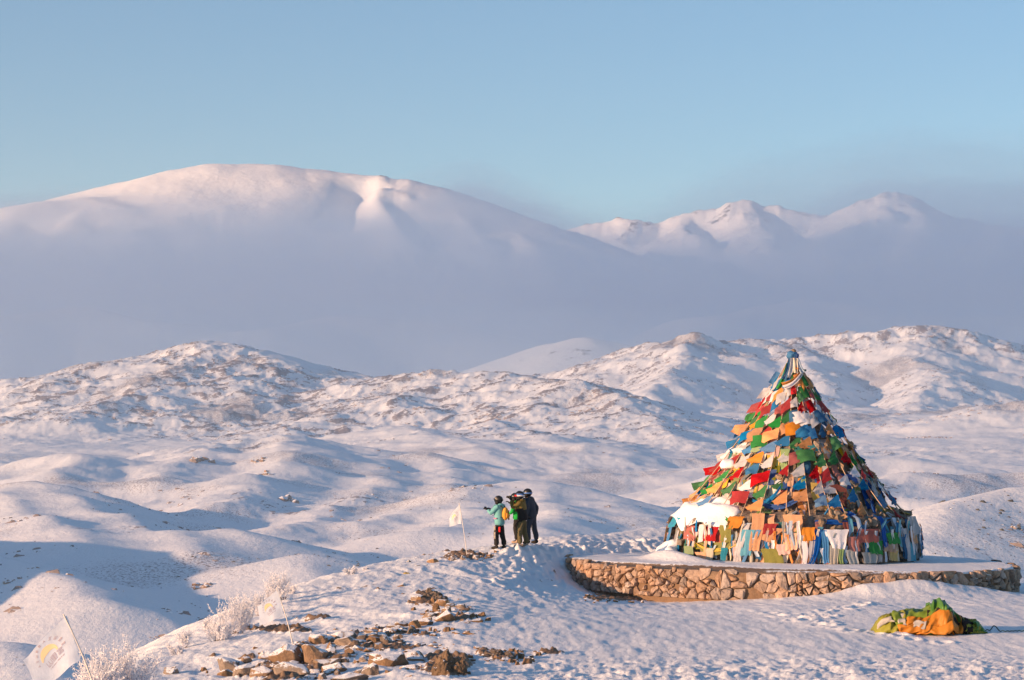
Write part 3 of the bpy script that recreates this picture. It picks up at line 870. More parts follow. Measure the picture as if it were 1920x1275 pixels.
for cn in ("blue", "white", "red", "green", "orange"):
    FLAGM[cn] = []
    for k in range(7):
        me = cloth_grid(7, 6, flag_shape(700 + k), "prayer_flag"); me.materials.append(CM[cn]); FLAGM[cn].append(me)
    for k in range(4):
        me = cloth_grid(6, 6, flag_hang(760 + k), "prayer_flag"); me.materials.append(CM[cn]); FLAGM[cn].append(me)
m_rope, nt, b = new_mat("flag_rope"); b.inputs["Base Color"].default_value = (0.62, 0.42, 0.28, 1); b.inputs["Roughness"].default_value = 0.9

def tube_data(pts, rad, n=5):
    pts = [Vector(p) for p in pts]; vs, fs = [], []
    if not hasattr(rad, '__len__'): rad = [rad] * len(pts)
    up = Vector((0.13, 0.31, 0.94))
    for i, p in enumerate(pts):
        d = (pts[min(i + 1, len(pts) - 1)] - pts[max(i - 1, 0)]).normalized()
        a = d.cross(up)
        if a.length < 0.05: a = d.cross(Vector((1, 0, 0)))
        a.normalize(); c = d.cross(a)
        for k in range(n):
            q = 2 * math.pi * k / n
            vs.append(p + rad[i] * (math.cos(q) * a + math.sin(q) * c))
    for i in range(len(pts) - 1):
        for k in range(n):
            k2 = (k + 1) % n
            fs.append((i * n + k, i * n + k2, (i + 1) * n + k2, (i + 1) * n + k))
    fs.append(tuple(range(n))[::-1]); fs.append(tuple((len(pts) - 1) * n + k for k in range(n)))
    return vs, fs
def tube(name, pts, rad, parent, mat, n=5, smooth=True):
    vs, fs = tube_data(pts, rad, n)
    return link(name, mesh_from_py(name, vs, fs, smooth), parent, mat)

SEQ_R = ["orange", "green", "red", "white", "blue"]
SEQ_L = ["blue", "white", "red", "green", "orange"]
wind = Vector((-0.9, 0.12, -0.38))
angs = [-86, -72, -59, -47, -35, -24, -12, 0, 11, 22, 33, 45, 57, 69, 82, 104, 122, 140, 160, 180, -160, -140, -122, -104]
for si, adeg in enumerate(angs):
    th = R(adeg + rc.uniform(-2, 2))
    foot = cyl(th, 3.82 + rc.uniform(-.15, .1), 1.60 + rc.uniform(-.1, .12))
    if adeg in (-37, -15, 6): foot = cyl(th, 3.95, 1.35)
    top = APEX + Vector((0.12 * math.sin(th), -0.12 * math.cos(th), -0.05))
    L = (foot - top).length
    d = (foot - top) / L
    n_out = Vector((math.sin(th), -math.cos(th), 0)); n_out = (n_out - d * n_out.dot(d)).normalized()
    sag = 0.20
    def pt(q): return top + (foot - top) * q - n_out * sag * 4 * q * (1 - q)
    rope = tube("flag_string", [pt(q / 12) for q in range(13)], 0.014, cairn, m_rope, 4)
    front = abs(adeg) <= 92
    seq = SEQ_L if adeg < 0 else SEQ_R
    ph = [0, 0, 1, 0, 3][si % 5] if adeg < 10 else [0, 0, 0, 1][si % 4] if front else rc.randrange(5)
    n_f = 12
    q = (0.62 + rc.uniform(-.16, .16)) / L if adeg < 10 else (0.62 + rc.uniform(-.05, .05)) / L
    for k in range(n_f):
        cn = seq[(k + ph) % 5]
        fl = FLAGM[cn]
        p = pt(q + 0.235 / L)
        if q + 0.3 / L > 0.97: break
        lower = k >= 5
        hang = rc.random() < (0.68 if lower else 0.25)
        if k >= 7 and rc.random() < 0.06: q += 0.5 / L; continue
        if adeg < -40 and lower: hang = rc.random() < 0.85
        me = fl[7 + rc.randrange(4)] if hang else fl[rc.randrange(7)]
        lt = Vector((-math.cos(th), -math.sin(th), 0))
        w = wind + Vector((0, rc.uniform(-.2, .2), rc.uniform(-.45, .15)))
        if adeg > 5: w = lt + Vector((0, 0, rc.uniform(-.55, 0)))
        elif -95 < adeg < -20: w = lt * .75 + wind * (.28 + .3 * rc.random()) + Vector((0, 0, rc.uniform(-.6, -.1)))
        ac = (w - d * w.dot(d)).normalized()
        lim = 0.06 if adeg <= 5 else 0.0
        if ac.dot(n_out) < lim: ac = (ac - n_out * (ac.dot(n_out) - lim)); ac = (ac - d * ac.dot(d)).normalized()
        nz = d.cross(ac).normalized()
        if nz.dot(n_out) < 0: nz = -nz
        o = link("prayer_flag", me, rope)
        M = Matrix((d, ac, nz)).transposed().to_4x4(); M.translation = p
        sc_ = min(1.0, 0.30 + 0.24 * max(0, q * L - .35))
        o.matrix_basis = M @ Matrix.Diagonal((1.0, sc_, sc_, 1))
        q += 0.50 / L + (rc.uniform(0, .03) / L if k < 5 else rc.uniform(0.0, 0.16) / L)

# --- scarves and cloths hung round the bottom drum and the steps
def ribbon(name, top, length, width, mat, th, sway=0.0, folds=3, flare=0.0, stick=0.06, seed=0, parent=cairn, nu=7, nv=6, wall=None):
    if width > .22: folds = folds + 1
    """cloth strip that hangs from a point at angle th round the cairn and follows its wall down"""
    r = random.Random(seed); p1, p2 = r.uniform(0, 6), r.uniform(0, 6)
    t0 = Vector((math.cos(th), math.sin(th), 0)); o0 = Vector((math.sin(th), -math.cos(th), 0))
    def fn(s, t):
        z = top[2] - length * t
        rr_ = core_r(max(0.03, z)) if wall is None else wall
        r_top = math.hypot(top[0], top[1])
        rad = max(rr_ + stick, r_top * (1 - t) + (rr_ + stick) * t) + 0.075 * (abs(math.sin(folds * 1.15 * s * math.pi + p1)) - .4) * (.35 + .65 * t) + 0.012 * math.sin(5 * t + p2)
        w = width * (1 + flare * t)
        a = th + (s - 0.5) * w * (1 - .25 * t * abs(math.sin(p1 * 3))) / max(rad, .5) + sway * t / max(rad, .5) + 0.006 * math.sin(6 * t + p1)
        z2 = z + (0.008 + .014 * t) * math.sin(folds * 4 * s + p2) - .07 * t * (s - .5) * math.sin(p2 * 2)
        return cyl(a, rad, max(z2, 0.02))
    return link(name, cloth_grid(nu, nv, fn, name), parent, mat)

def th_of(u, r): return math.asin(max(-0.999, min(0.999, (u - 1487) / SCL / r)))
def hang(name, u, v, w_px, l_px, col, sway=0.0, flare=0.0, folds=3, r=4.06, stick=0.22):
    th = th_of(u, r)
    rc_ = math.cos(th)
    ribbon(name, cyl(th, r, zh(v)), l_px / SCL, w_px / SCL / max(rc_, .35), CM[col], th, sway / SCL, folds, flare, stick, seed=int(u * 7 + v))
# backing layer of faded cloths all the way round
back = ["grey", "cream", "pink", "paleblue", "teal", "olive", "peach", "lightgreen", "fadedred", "cream", "grey"]
for k in range(64):
    th = R(-122 + 244 * k / 63.0 + rc.uniform(-2, 2))
    rightness = (math.degrees(th) + 60) / 150
    col = rc.choice(back if rc.random() > rightness * 0.7 else ["paleblue", "cyan", "white", "blue", "paleblue", "grey", "teal"])  # pale blue towards the right: shaded side painted into white cloth
    zt = rc.uniform(0.55, 1.45)
    ribbon("cloth", cyl(th, core_r(zt) + .05, zt), rc.uniform(.45, .85), rc.uniform(.28, .6), CM[col], th, rc.uniform(-.08, .08), rc.choice([1, 2, 3]), rc.uniform(-.2, .3), 0.05, seed=k)
for k in range(92):
    th = R(-118 + 236 * rc.random())
    rightness = (math.degrees(th) + 70) / 140
    if th < R(-20) and rc.random() < 0.45: continue
    col = rc.choice(["white", "white", "cream", "blue", "paleblue", "orange", "lightgreen", "teal"]) if rc.random() > rightness else rc.choice(["paleblue", "paleblue", "white", "cyan", "blue", "deepblue", "white", "paleblue"])  # right-hand pale blue is shade in the colour of white scarves
    zt = rc.uniform(0.7, 1.62)
    ribbon("scarf", cyl(th, core_r(zt) + .08, zt), min(zt - .05, rc.uniform(.5, 1.3)), rc.uniform(.09, .2), CM[col], th, rc.uniform(-.12, .12), 2, rc.uniform(0, .5), 0.09 + .03 * rc.random(), seed=1000 + k, nu=3)
# the ones that stand out (columns and rows of the photograph give their place on the wall)
for a in [
 ("cloth",1296,981,22,26,"fadedred"),("cloth",1328,981,22,26,"red"),("cloth",1314,978,10,32,"white"),("cloth",1352,978,22,30,"olive"),
 ("cloth",1366,962,26,22,"orange",-6,.2),("scarf",1382,975,14,78,"white",-14),("scarf",1388,985,22,46,"cyan",-4),("scarf",1402,956,22,66,"orange",-2),("scarf",1404,985,9,72,"blue",-30),
 ("cloth",1424,974,24,20,"red",-6),("cloth",1430,982,36,22,"orange",-16,-.3),("cloth",1461,958,34,30,"orange",0,.1),("cloth",1486,980,26,24,"orange"),("cloth",1455,975,26,12,"lime"),
 ("cloth",1457,990,24,30,"peach",0,0),("scarf",1480,1004,11,46,"white"),("scarf",1492,1004,10,48,"white"),("cloth",1505,984,16,66,"deepblue",-16),("scarf",1512,985,12,58,"blue",4),
 ("cloth",1535,984,46,34,"white",0,-.5),("cloth",1527,1012,20,40,"cream"),("cloth",1565,997,26,26,"fadedred"),("cloth",1590,984,44,24,"fadedred",0,.1),("cloth",1602,1005,30,24,"green"),
 ("scarf",1620,962,10,56,"deepblue",0),("cloth",1638,992,34,20,"green"),("cloth",1628,1010,24,16,"peach"),("cloth",1634,1024,18,18,"yellow"),("cloth",1680,990,20,24,"orange"),
 ("scarf",1664,985,12,66,"white"),("scarf",1657,1000,8,40,"blue"),("scarf",1672,1012,14,36,"cyan"),("cloth",1690,965,22,32,"white"),("cloth",1705,980,12,30,"fadedred"),
 ("cloth",1424,1018,30,34,"olive",10,.5),("cloth",1446,1010,26,18,"pink"),("cloth",1408,1044,30,12,"pink"),("cloth",1298,1018,14,24,"lightgreen",0,.4),("cloth",1315,1028,14,16,"peach",6),("scarf",1330,1020,12,24,"cream"),("scarf",1352,1018,12,22,"cyan"),
 ("cloth",1560,1020,22,30,"grey"),("cloth",1590,1025,30,24,"grey"),("cloth",1540,1018,12,32,"lightgreen"),("cloth",1270,968,14,18,"cyan",-10),("scarf",1262,985,8,36,"orange",-4),("scarf",1268,978,8,40,"blue",-8)]:
    hang(*a)
# wide yellow cloth slung under the red ones
def swag(name, u0, v0, u1, v1, dip, wid, col, r0=4.18, fold=3, seed=0, lift=0.0):
    r = random.Random(seed); p = r.uniform(0, 6)
    a0, a1 = th_of(u0, r0), th_of(u1, r0)
    z0_, z1_ = zh(v0), zh(v1)
    def fn(s, t):
        a = a0 + (a1 - a0) * s
        zc = z0_ + (z1_ - z0_) * s - dip / SCL * 4 * s * (1 - s)
        w = wid / SCL * (0.55 + 0.45 * math.sin(math.pi * s))
        z = zc - w * t
        return cyl(a, r0 + 0.05 * math.sin(fold * math.pi * t + p + 4 * s) + lift, z)
    return link(name, cloth_grid(9, 4, fn, name), cairn, CM[col])
swag("cloth", 1285, 990, 1362, 1000, 14, 24, "olive", 4.32, 1.2, 3)
swag("cloth", 1284, 1000, 1362, 1010, 15, 6, "yellow", 4.36, 1.0, 4)
for a in [(1480,985,1515,978,14,10,"deepblue",4.2,3,5),(1500,968,1585,975,-4,9,"deepblue",4.02,3,6),(1405,935,1480,925,10,10,"deepblue",3.3,3,7),(1395,930,1445,905,14,12,"blue",3.2,3,8),
          (1500,960,1530,940,12,12,"blue",3.6,3,9),(1608,930,1622,975,-3,16,"deepblue",3.75,3,10),(1610,958,1648,965,3,12,"blue",3.9,3,11),(1420,960,1470,950,6,8,"paleblue",3.7,3,12),(1530,965,1600,962,5,7,"teal",3.85,3,13),
          (1345,962,1370,966,3,10,"green",4.05,2,14),(1620,940,1660,955,4,14,"olive",3.6,2,15),(1640,955,1690,972,4,10,"paleblue",3.85,2,16),(1655,950,1680,968,2,10,"maroon",3.9,2,17),(1560,948,1590,950,4,10,"lime",3.4,2,18)]:
    swag("scarf", *a)
# loose streamers over the bigger cloths of the drum
for k in range(70):
    th = R(-62 + 140 * rc.random())
    col = rc.choice(["white", "cream", "paleblue", "blue", "white", "orange", "grey", "pink"]) if th < R(15) else rc.choice(["paleblue", "white", "cyan", "paleblue", "blue", "grey"])  # beyond the lit front, pale blue paints shade onto white streamers
    zt = rc.uniform(0.5, 1.5)
    ribbon("scarf", cyl(th, 4.36, zt), min(zt - .05, rc.uniform(.35, 1.0)), rc.uniform(.05, .13), CM[col], th, rc.uniform(-.2, .2), 1, rc.uniform(-.3, .5), 0.16 + .06 * rc.random(), seed=3000 + k, nu=3)
# small cloths on the upper steps
for k in range(165):
    zt = rc.choice([rc.uniform(2.0, 2.9), rc.uniform(2.6, 3.2), rc.uniform(3.3, 4.2)])
    th = R(rc.uniform(-95, 95))
    col = rc.choice(["cream", "pink", "white", "blue", "deepblue", "lightgreen", "grey", "peach", "yellow", "fadedred", "teal", "orange", "olive"])
    ribbon("cloth", cyl(th, core_r(zt) + .06, zt), rc.uniform(.35, .75), rc.uniform(.16, .5), CM[col], th, rc.uniform(-.1, .1), 2, rc.uniform(-.3, .4), 0.07, seed=2000 + k, nu=3, nv=4)

# --- carved board with painted letters
pb = Vector((zh(0) * 0 + (1546 - 1487) / SCL, -2.98, zh(930)))
board = mesh_from_py("prayer_board", [pb + Vector(v) for v in [(-.32,0,-.52),(.34,.06,-.55),(.36,.10,.30),(.05,.12,.46),(-.30,.1,.40),(-.32,.12,-.52),(.34,.18,-.55),(.36,.22,.30),(.05,.24,.46),(-.30,.22,.40)]],
                     [(0,1,2,3,4),(9,8,7,6,5),(0,5,6,1),(1,6,7,2),(2,7,8,3),(3,8,9,4),(4,9,5,0)])
m_board, nt, b = new_mat("dark_red_board"); b.inputs["Base Color"].default_value = (0.10, 0.022, 0.018, 1); b.inputs["Roughness"].default_value = 0.7
bo = link("prayer_board", board, cairn, m_board)
m_gilt, nt, b = new_mat("painted_letters"); b.inputs["Base Color"].default_value = (0.75, 0.30, 0.10, 1)
m_dark, nt, b = new_mat("dark_letters"); b.inputs["Base Color"].default_value = (0.02, 0.03, 0.02, 1)
def strokes(segs, ox, oz, sc_, w):
    vs, fs = [], []
    for (x1, z1_, x2, z2_) in segs:
        a = Vector((ox + x1 * sc_, 0, oz + z1_ * sc_)); c = Vector((ox + x2 * sc_, 0, oz + z2_ * sc_))
        dd = (c - a); nn = Vector((-dd.z, 0, dd.x)).normalized() * w
        k = len(vs)
        for q in (a - nn, c - nn, c + nn, a + nn): vs.append(pb + Vector((q.x, 0.05 + (q.z + .5) * .1 - 0.075 , q.z)))
        fs.append((k, k + 1, k + 2, k + 3))
    return vs, fs
sg = [(0,.9,.6,.9),(0,.9,0,.5),(0,.5,.6,.5),(.6,.5,.6,0),(0,0,.6,0), (.9,1,1.4,1),(1.15,1,1.05,0),(1.5,.6,1.8,.2), (2.2,1,1.9,.5),(1.9,.5,2.5,.5),(2.3,.8,2.3,0),(2.6,.9,2.8,.4)]
vs, fs = strokes(sg, -.17, -.32, .16, .014)
tag(link("lettering", mesh_from_py("lettering", vs, fs), bo, m_gilt), kind="stuff")
sg = [(k * .35, 0, k * .35, .8) for k in range(8)] + [(k * .35, .8 if k % 2 else .4, k * .35 + .25, .8 if k % 2 else .4) for k in range(8)] + [(0, .85, 2.8, .9)]
vs, fs = strokes(sg, -.26, .02, .19, .013)
tag(link("lettering", mesh_from_py("lettering", vs, fs), bo, m_dark), kind="stuff")

# --- snow lying on the left step, drift at its foot
m_snow, nt, b = new_mat("settled_snow")
geo = nt.nodes.new("ShaderNodeNewGeometry")
n1 = noise_node(nt, 5, 5, 0.6, geo.outputs["Position"])
b.inputs["Base Color"].default_value = (0.90, 0.90, 0.92, 1); b.inputs["Roughness"].default_value = 0.7; bump_node(nt, b, n1.outputs["Fac"], 0.5, 0.06)
from mathutils import noise as mn
def blob(name, loc, dims, parent, mat, sub=4, amp=0.12, freq=1.2, flat=-0.35, seed=0, crumple=0.0, cfreq=2.0):
    bm = bmesh.new(); bmesh.ops.create_icosphere(bm, subdivisions=sub, radius=1.0)
    for v in bm.verts:
        p = v.co.copy()
        s = 1 + amp * mn.noise(p * freq + Vector((seed * 3.7, 0, seed)))
        if crumple:
            w = p * cfreq + Vector((seed, seed * 2.1, 0))
            s += crumple * (abs(mn.noise(w)) + 0.5 * abs(mn.noise(w * 2.1))) - crumple * .4
        p *= s
        if p.z < flat: p.z = flat + (p.z - flat) * 0.08
        v.co = Vector((p.x * dims[0], p.y * dims[1], p.z * dims[2]))
    for f in bm.faces: f.smooth = True
    me = bpy.data.meshes.new(name); bm.to_mesh(me); bm.free()
    o = link(name, me, parent, mat); o.location = loc
    return o
sx = lambda u: (u - 1487) / SCL
# a saddle of snow over the ledge: follows the drum top from theta -85 to -32
ths = np.linspace(R(-112), R(-35), 46); tt = np.linspace(0, 1, 22)
vs = []
for j, t in enumerate(tt):
    for th in ths:
        e = math.sin(math.pi * (th - ths[0]) / (ths[-1] - ths[0])) ** 0.22
        r = 2.75 + 1.55 * t
        z = 1.52 + (0.60 * (1 - t) ** 0.7 * e * (0.55 + 0.45 * (th - ths[0]) / (ths[-1] - ths[0]))) + 0.18 * e - (0.62 * max(0, t - .62) / .38) * (0.7 + .5 * mn.noise(Vector((th * 4, t, 2))))
        z += 0.16 * mn.noise(Vector((th * 3, t * 3, 5))) + 0.06 * mn.noise(Vector((th * 11, t * 9, 5)))
        r += 0.10 * e * mn.noise(Vector((th * 5, t * 2, 9)))
        vs.append(cyl(th, r, z - (1 - e) * .5))
nth = len(ths); fs = [tuple(x) for x in grid_faces(len(tt), nth)[:, ::-1].tolist()]
link("snow_cap", mesh_from_py("snow_cap", vs, fs, True), cairn, m_snow)
blob("snow_drift", (sx(1262), -1.0, 0.02), (.6, .8, .48), cairn, m_snow, 4, .5, 1.6, -.2, 3)
for (u, s) in [(1238, .5), (1290, .35), (1340, .30), (1250, .4)]:
    blob("snow_drift", (sx(u), -1.9 - .6 * (u > 1280) * (u - 1270) / 50, 0.0), (s * 1.2, s * .8, s * .42), cairn, m_snow, 3, .25, 1.6, -.2, int(u))
blob("snow_patch", (sx(1362), -.9, zh(872)), (.30, .3, .24), cairn, m_snow, 3, .2, 1.5, -.4, 8)

# --- mast head wrapped in scarves
m_wood, nt, b = new_mat("mast_wood"); b.inputs["Base Color"].default_value = (0.30, 0.19, 0.10, 1)
tube("mast", [(0, 0, 5.0), (0.01, 0, 6.4), (0.0, 0, zh(662))], [0.10, 0.08, 0.06], cairn, m_wood, 8)
blob("mast_knob", (0.02, 0, zh(659)), (.085, .085, .09), cairn, m_cairnstone, 3, .15, 2, -2, 3)
blob("scarf_knot", (-.04, -.03, zh(666)), (.19, .16, .15), cairn, CM["blue"], 4, .2, 1.5, -2, 5, .35, 2.6)
blob("scarf_knot", (.10, -.05, zh(668)), (.10, .12, .13), cairn, CM["deepblue"], 3, .2, 1.5, -2, 6, .35, 2.6)
blob("scarf_knot", (.17, -.15, zh(695)), (.26, .16, .06), cairn, CM["teal"], 4, .2, 1.5, -2, 7, .4, 3)
def drape(u0, v0, u1, v1, w0, w1, col, y0=-.2, y1=-.55, seed=0):
    a = Vector((sx(u0), y0, zh(v0))); c = Vector((sx(u1), y1, zh(v1)))
    dd = (c - a).normalized(); side = dd.cross(Vector((0, -1, 0))).normalized(); out = side.cross(dd)
    def fn(s, t):
        w = (w0 + (w1 - w0) * t) / SCL
        return a + (c - a) * t + side * w * (s - .5) + Vector((0, -1, 0)) * (0.05 * math.sin(9 * s + seed + 3 * t) + .12 * math.sin(math.pi * t)) + Vector((0, 0, -.10 * math.sin(math.pi * t)))
    link("scarf", cloth_grid(5, 8, fn, "scarf"), cairn, CM[col])
for a in [(1480,672,1466,712,6,12,"blue"),(1484,673,1472,708,8,12,"white"),(1490,672,1487,700,8,9,"cream"),(1494,672,1502,700,6,9,"paleblue"),(1492,684,1490,690,10,6,"orange"),
          (1500,698,1462,722,7,9,"orange",-.35,-.75),(1502,700,1464,727,6,8,"white",-.4,-.8),(1476,682,1456,730,6,10,"green",-.15,-.5),(1478,680,1450,735,5,8,"cyan",-.1,-.4)]:
    drape(*a, seed=a[0])
# ------------------------------------------------------------------ people
def plain_mat(name, col, rough=0.8, spec=0.25, noise=0.15, scale=30):
    m, nt, b = new_mat(name)
    tc = nt.nodes.new("ShaderNodeTexCoord")
    n1 = noise_node(nt, scale, 3, 0.6, tc.outputs["Object"])
    hv = nt.nodes.new("ShaderNodeHueSaturation"); hv.inputs["Color"].default_value = (*col, 1)
    nt.links.new(math_node(nt, 'ADD', math_node(nt, 'MULTIPLY', n1.outputs["Fac"], noise * 2), 1 - noise), hv.inputs["Value"])
    nt.links.new(hv.outputs[0], b.inputs["Base Color"])
    b.inputs["Roughness"].default_value = rough; b.inputs["Specular IOR Level"].default_value = spec
    bump_node(nt, b, n1.outputs["Fac"], 0.3, 0.01)
    return m
m_skin = plain_mat("skin", (0.55, 0.33, 0.24), 0.6)
m_black = plain_mat("black_fabric", (0.018, 0.017, 0.018))
m_gloss = plain_mat("helmet_shell", (0.016, 0.016, 0.018), 0.35, 0.5, 0.05)
m_tealj = plain_mat("teal_fabric", (0.16, 0.42, 0.43))
m_orangeb = plain_mat("orange_fabric", (0.75, 0.33, 0.05))
m_olivej = plain_mat("olive_fabric", (0.19, 0.13, 0.035))
m_olivep = plain_mat("olive_trouser_fabric", (0.13, 0.105, 0.05))
m_slate = plain_mat("slate_fabric", (0.050, 0.058, 0.078))
m_green = plain_mat("green_fabric", (0.012, 0.36, 0.06))
m_boot = plain_mat("boot_leather", (0.03, 0.025, 0.022))
m_tanboot = plain_mat("tan_boot", (0.42, 0.30, 0.22))
m_redtag = plain_mat("red_plastic", (0.72, 0.03, 0.03), 0.5)
m_greyp = plain_mat("grey_panel", (0.36, 0.31, 0.27))
m_white = plain_mat("white_plastic", (0.7, 0.7, 0.75), 0.4)
m_bluep = plain_mat("blue_band", (0.10, 0.22, 0.55), 0.4)
m_lens = plain_mat("goggle_lens", (0.02, 0.05, 0.12), 0.15, 0.8, 0.02)
m_phone = plain_mat("phone_body", (0.012, 0.012, 0.013), 0.3, 0.5, 0.02)

_dg = [None]
def skin_mesh(name, verts, edges, radii, levels=2, wr=0.0, seed=0):
    """one continuous surface grown round a skeleton"""
    me = bpy.data.meshes.new(name)
    me.from_pydata([tuple(v) for v in verts], edges, [])
    o = bpy.data.objects.new(name, me); COL.objects.link(o)
    md = o.modifiers.new("skin", 'SKIN'); md.use_smooth_shade = True
    md.branch_smoothing = 0.6
    sv = me.skin_vertices[0].data
    for i, r in enumerate(radii):
        sv[i].radius = (r, r) if not hasattr(r, '__len__') else r
        sv[i].use_root = (i == 0)
    ss = o.modifiers.new("sub", 'SUBSURF'); ss.levels = levels
    dg = bpy.context.evaluated_depsgraph_get(); dg.update()
    ev = o.evaluated_get(dg)
    out = bpy.data.meshes.new_from_object(ev, depsgraph=dg)
    bpy.data.objects.remove(o); bpy.data.meshes.remove(me)
    out.name = name
    if wr:
        for v in out.vertices:
            n = mn.noise(Vector((v.co.x * 9 + seed, v.co.y * 9, v.co.z * 14))) + .6 * mn.noise(Vector((v.co.x * 22 + seed, v.co.y * 22, v.co.z * 30)))
            v.co += v.normal * (wr * n)
    for p in out.polygons: p.use_smooth = True
    return out

def chain(lst):
    """[(name,parent,(x,y,z),r)] -> verts, edges, radii"""
    idx = {}; V, E, Rr_ = [], [], []
    for n, p, co, r in lst:
        idx[n] = len(V); V.append(co); Rr_.append(r)
        if p: E.append((idx[p], idx[n]))
    return V, E, Rr_

def add_hand(parent, wrist, direction, up, mat, curl=0.6, s=1.0, name="glove"):
    """gloved hand: palm, four fingers of unequal length, thumb leaving the side of the palm"""
    d = Vector(direction).normalized(); u_ = Vector(up); u_ = (u_ - d * u_.dot(d)).normalized(); sdir = d.cross(u_)
    w = Vector(wrist)
    L = [("w", None, w, .030 * s), ("p", "w", w + d * .05 * s, (.045 * s, .026 * s)), ("k", "p", w + d * .095 * s, (.046 * s, .022 * s))]
    for i, (off, ln) in enumerate([(-.036, .070), (-.012, .080), (.012, .076), (.036, .060)]):
        b_ = w + d * .10 * s + sdir * off * s
        m_ = b_ + (d * math.cos(curl * .6) - u_ * math.sin(curl * .6)) * ln * .55 * s
        t_ = m_ + (d * math.cos(curl * 1.6) - u_ * math.sin(curl * 1.6)) * ln * .5 * s
        L += [(f"b{i}", "k", b_, .013 * s), (f"m{i}", f"b{i}", m_, .0125 * s), (f"t{i}", f"m{i}", t_, .010 * s)]
    tb = w + d * .035 * s + sdir * -.045 * s
    L += [("tb", "p", tb, .015 * s), ("tt", "tb", tb + (d * .7 - sdir * .5 - u_ * .3).normalized() * .05 * s, .012 * s)]
    V, E, RR_ = chain(L)
    me = skin_mesh(name, V, E, RR_, 1)
    return link(name, me, parent, mat)

def ell(name, loc, dims, parent, mat, rot=(0, 0, 0), sub=3, cut=None):
    bm = bmesh.new(); bmesh.ops.create_icosphere(bm, subdivisions=sub, radius=1.0)
    if cut is not None:
        bmesh.ops.bisect_plane(bm, geom=bm.verts[:] + bm.edges[:] + bm.faces[:], plane_co=cut[0], plane_no=cut[1], clear_outer=True)
        es = [e for e in bm.edges if e.is_boundary]
        if es: bmesh.ops.holes_fill(bm, edges=es)
    M = Euler(rot).to_matrix()
    for v in bm.verts: v.co = M @ Vector((v.co.x * dims[0], v.co.y * dims[1], v.co.z * dims[2]))
    for f in bm.faces: f.smooth = True
    me = bpy.data.meshes.new(name); bm.to_mesh(me); bm.free()
    o = link(name, me, parent, mat); o.location = loc
    return o

def rbox(name, loc, dims, parent, mat, bev=0.2, rot=(0, 0, 0)):
    bm = bmesh.new(); bmesh.ops.create_cube(bm, size=2.0)
    for v in bm.verts: v.co = Vector((v.co.x * dims[0], v.co.y * dims[1], v.co.z * dims[2]))
    bmesh.ops.bevel(bm, geom=bm.edges[:], offset=bev * min(dims), segments=2, affect='EDGES')
    M = Euler(rot).to_matrix()
    for v in bm.verts: v.co = M @ v.co
    for f in bm.faces: f.smooth = True
    me = bpy.data.meshes.new(name); bm.to_mesh(me); bm.free()
    o = link(name, me, parent, mat); o.location = loc
    return o

def band(name, c, rx, ry, z0_, z1_, a0, a1, parent, mat, tilt=0.0, th=0.012, n=18):
    """strap that runs round a head: arc between two angles, 0 = forward (+y)"""
    vs = []
    for k in range(n + 1):
        a = a0 + (a1 - a0) * k / n
        for (zz, q) in ((z0_, 0), (z1_, 0), (z1_, th), (z0_, th)):
            dz = tilt * math.cos(a)
            vs.append((c[0] + (rx + q) * math.sin(a), c[1] + (ry + q) * math.cos(a), c[2] + zz + dz))
    fs = []
    for k in range(n):
        for j in range(4):
            j2 = (j + 1) % 4
            fs.append((k * 4 + j, k * 4 + j2, k * 4 + 4 + j2, k * 4 + 4 + j))
    fs += [(3, 2, 1, 0), (n * 4, n * 4 + 1, n * 4 + 2, n * 4 + 3)]
    return link(name, mesh_from_py(name, vs, fs, True), parent, mat)

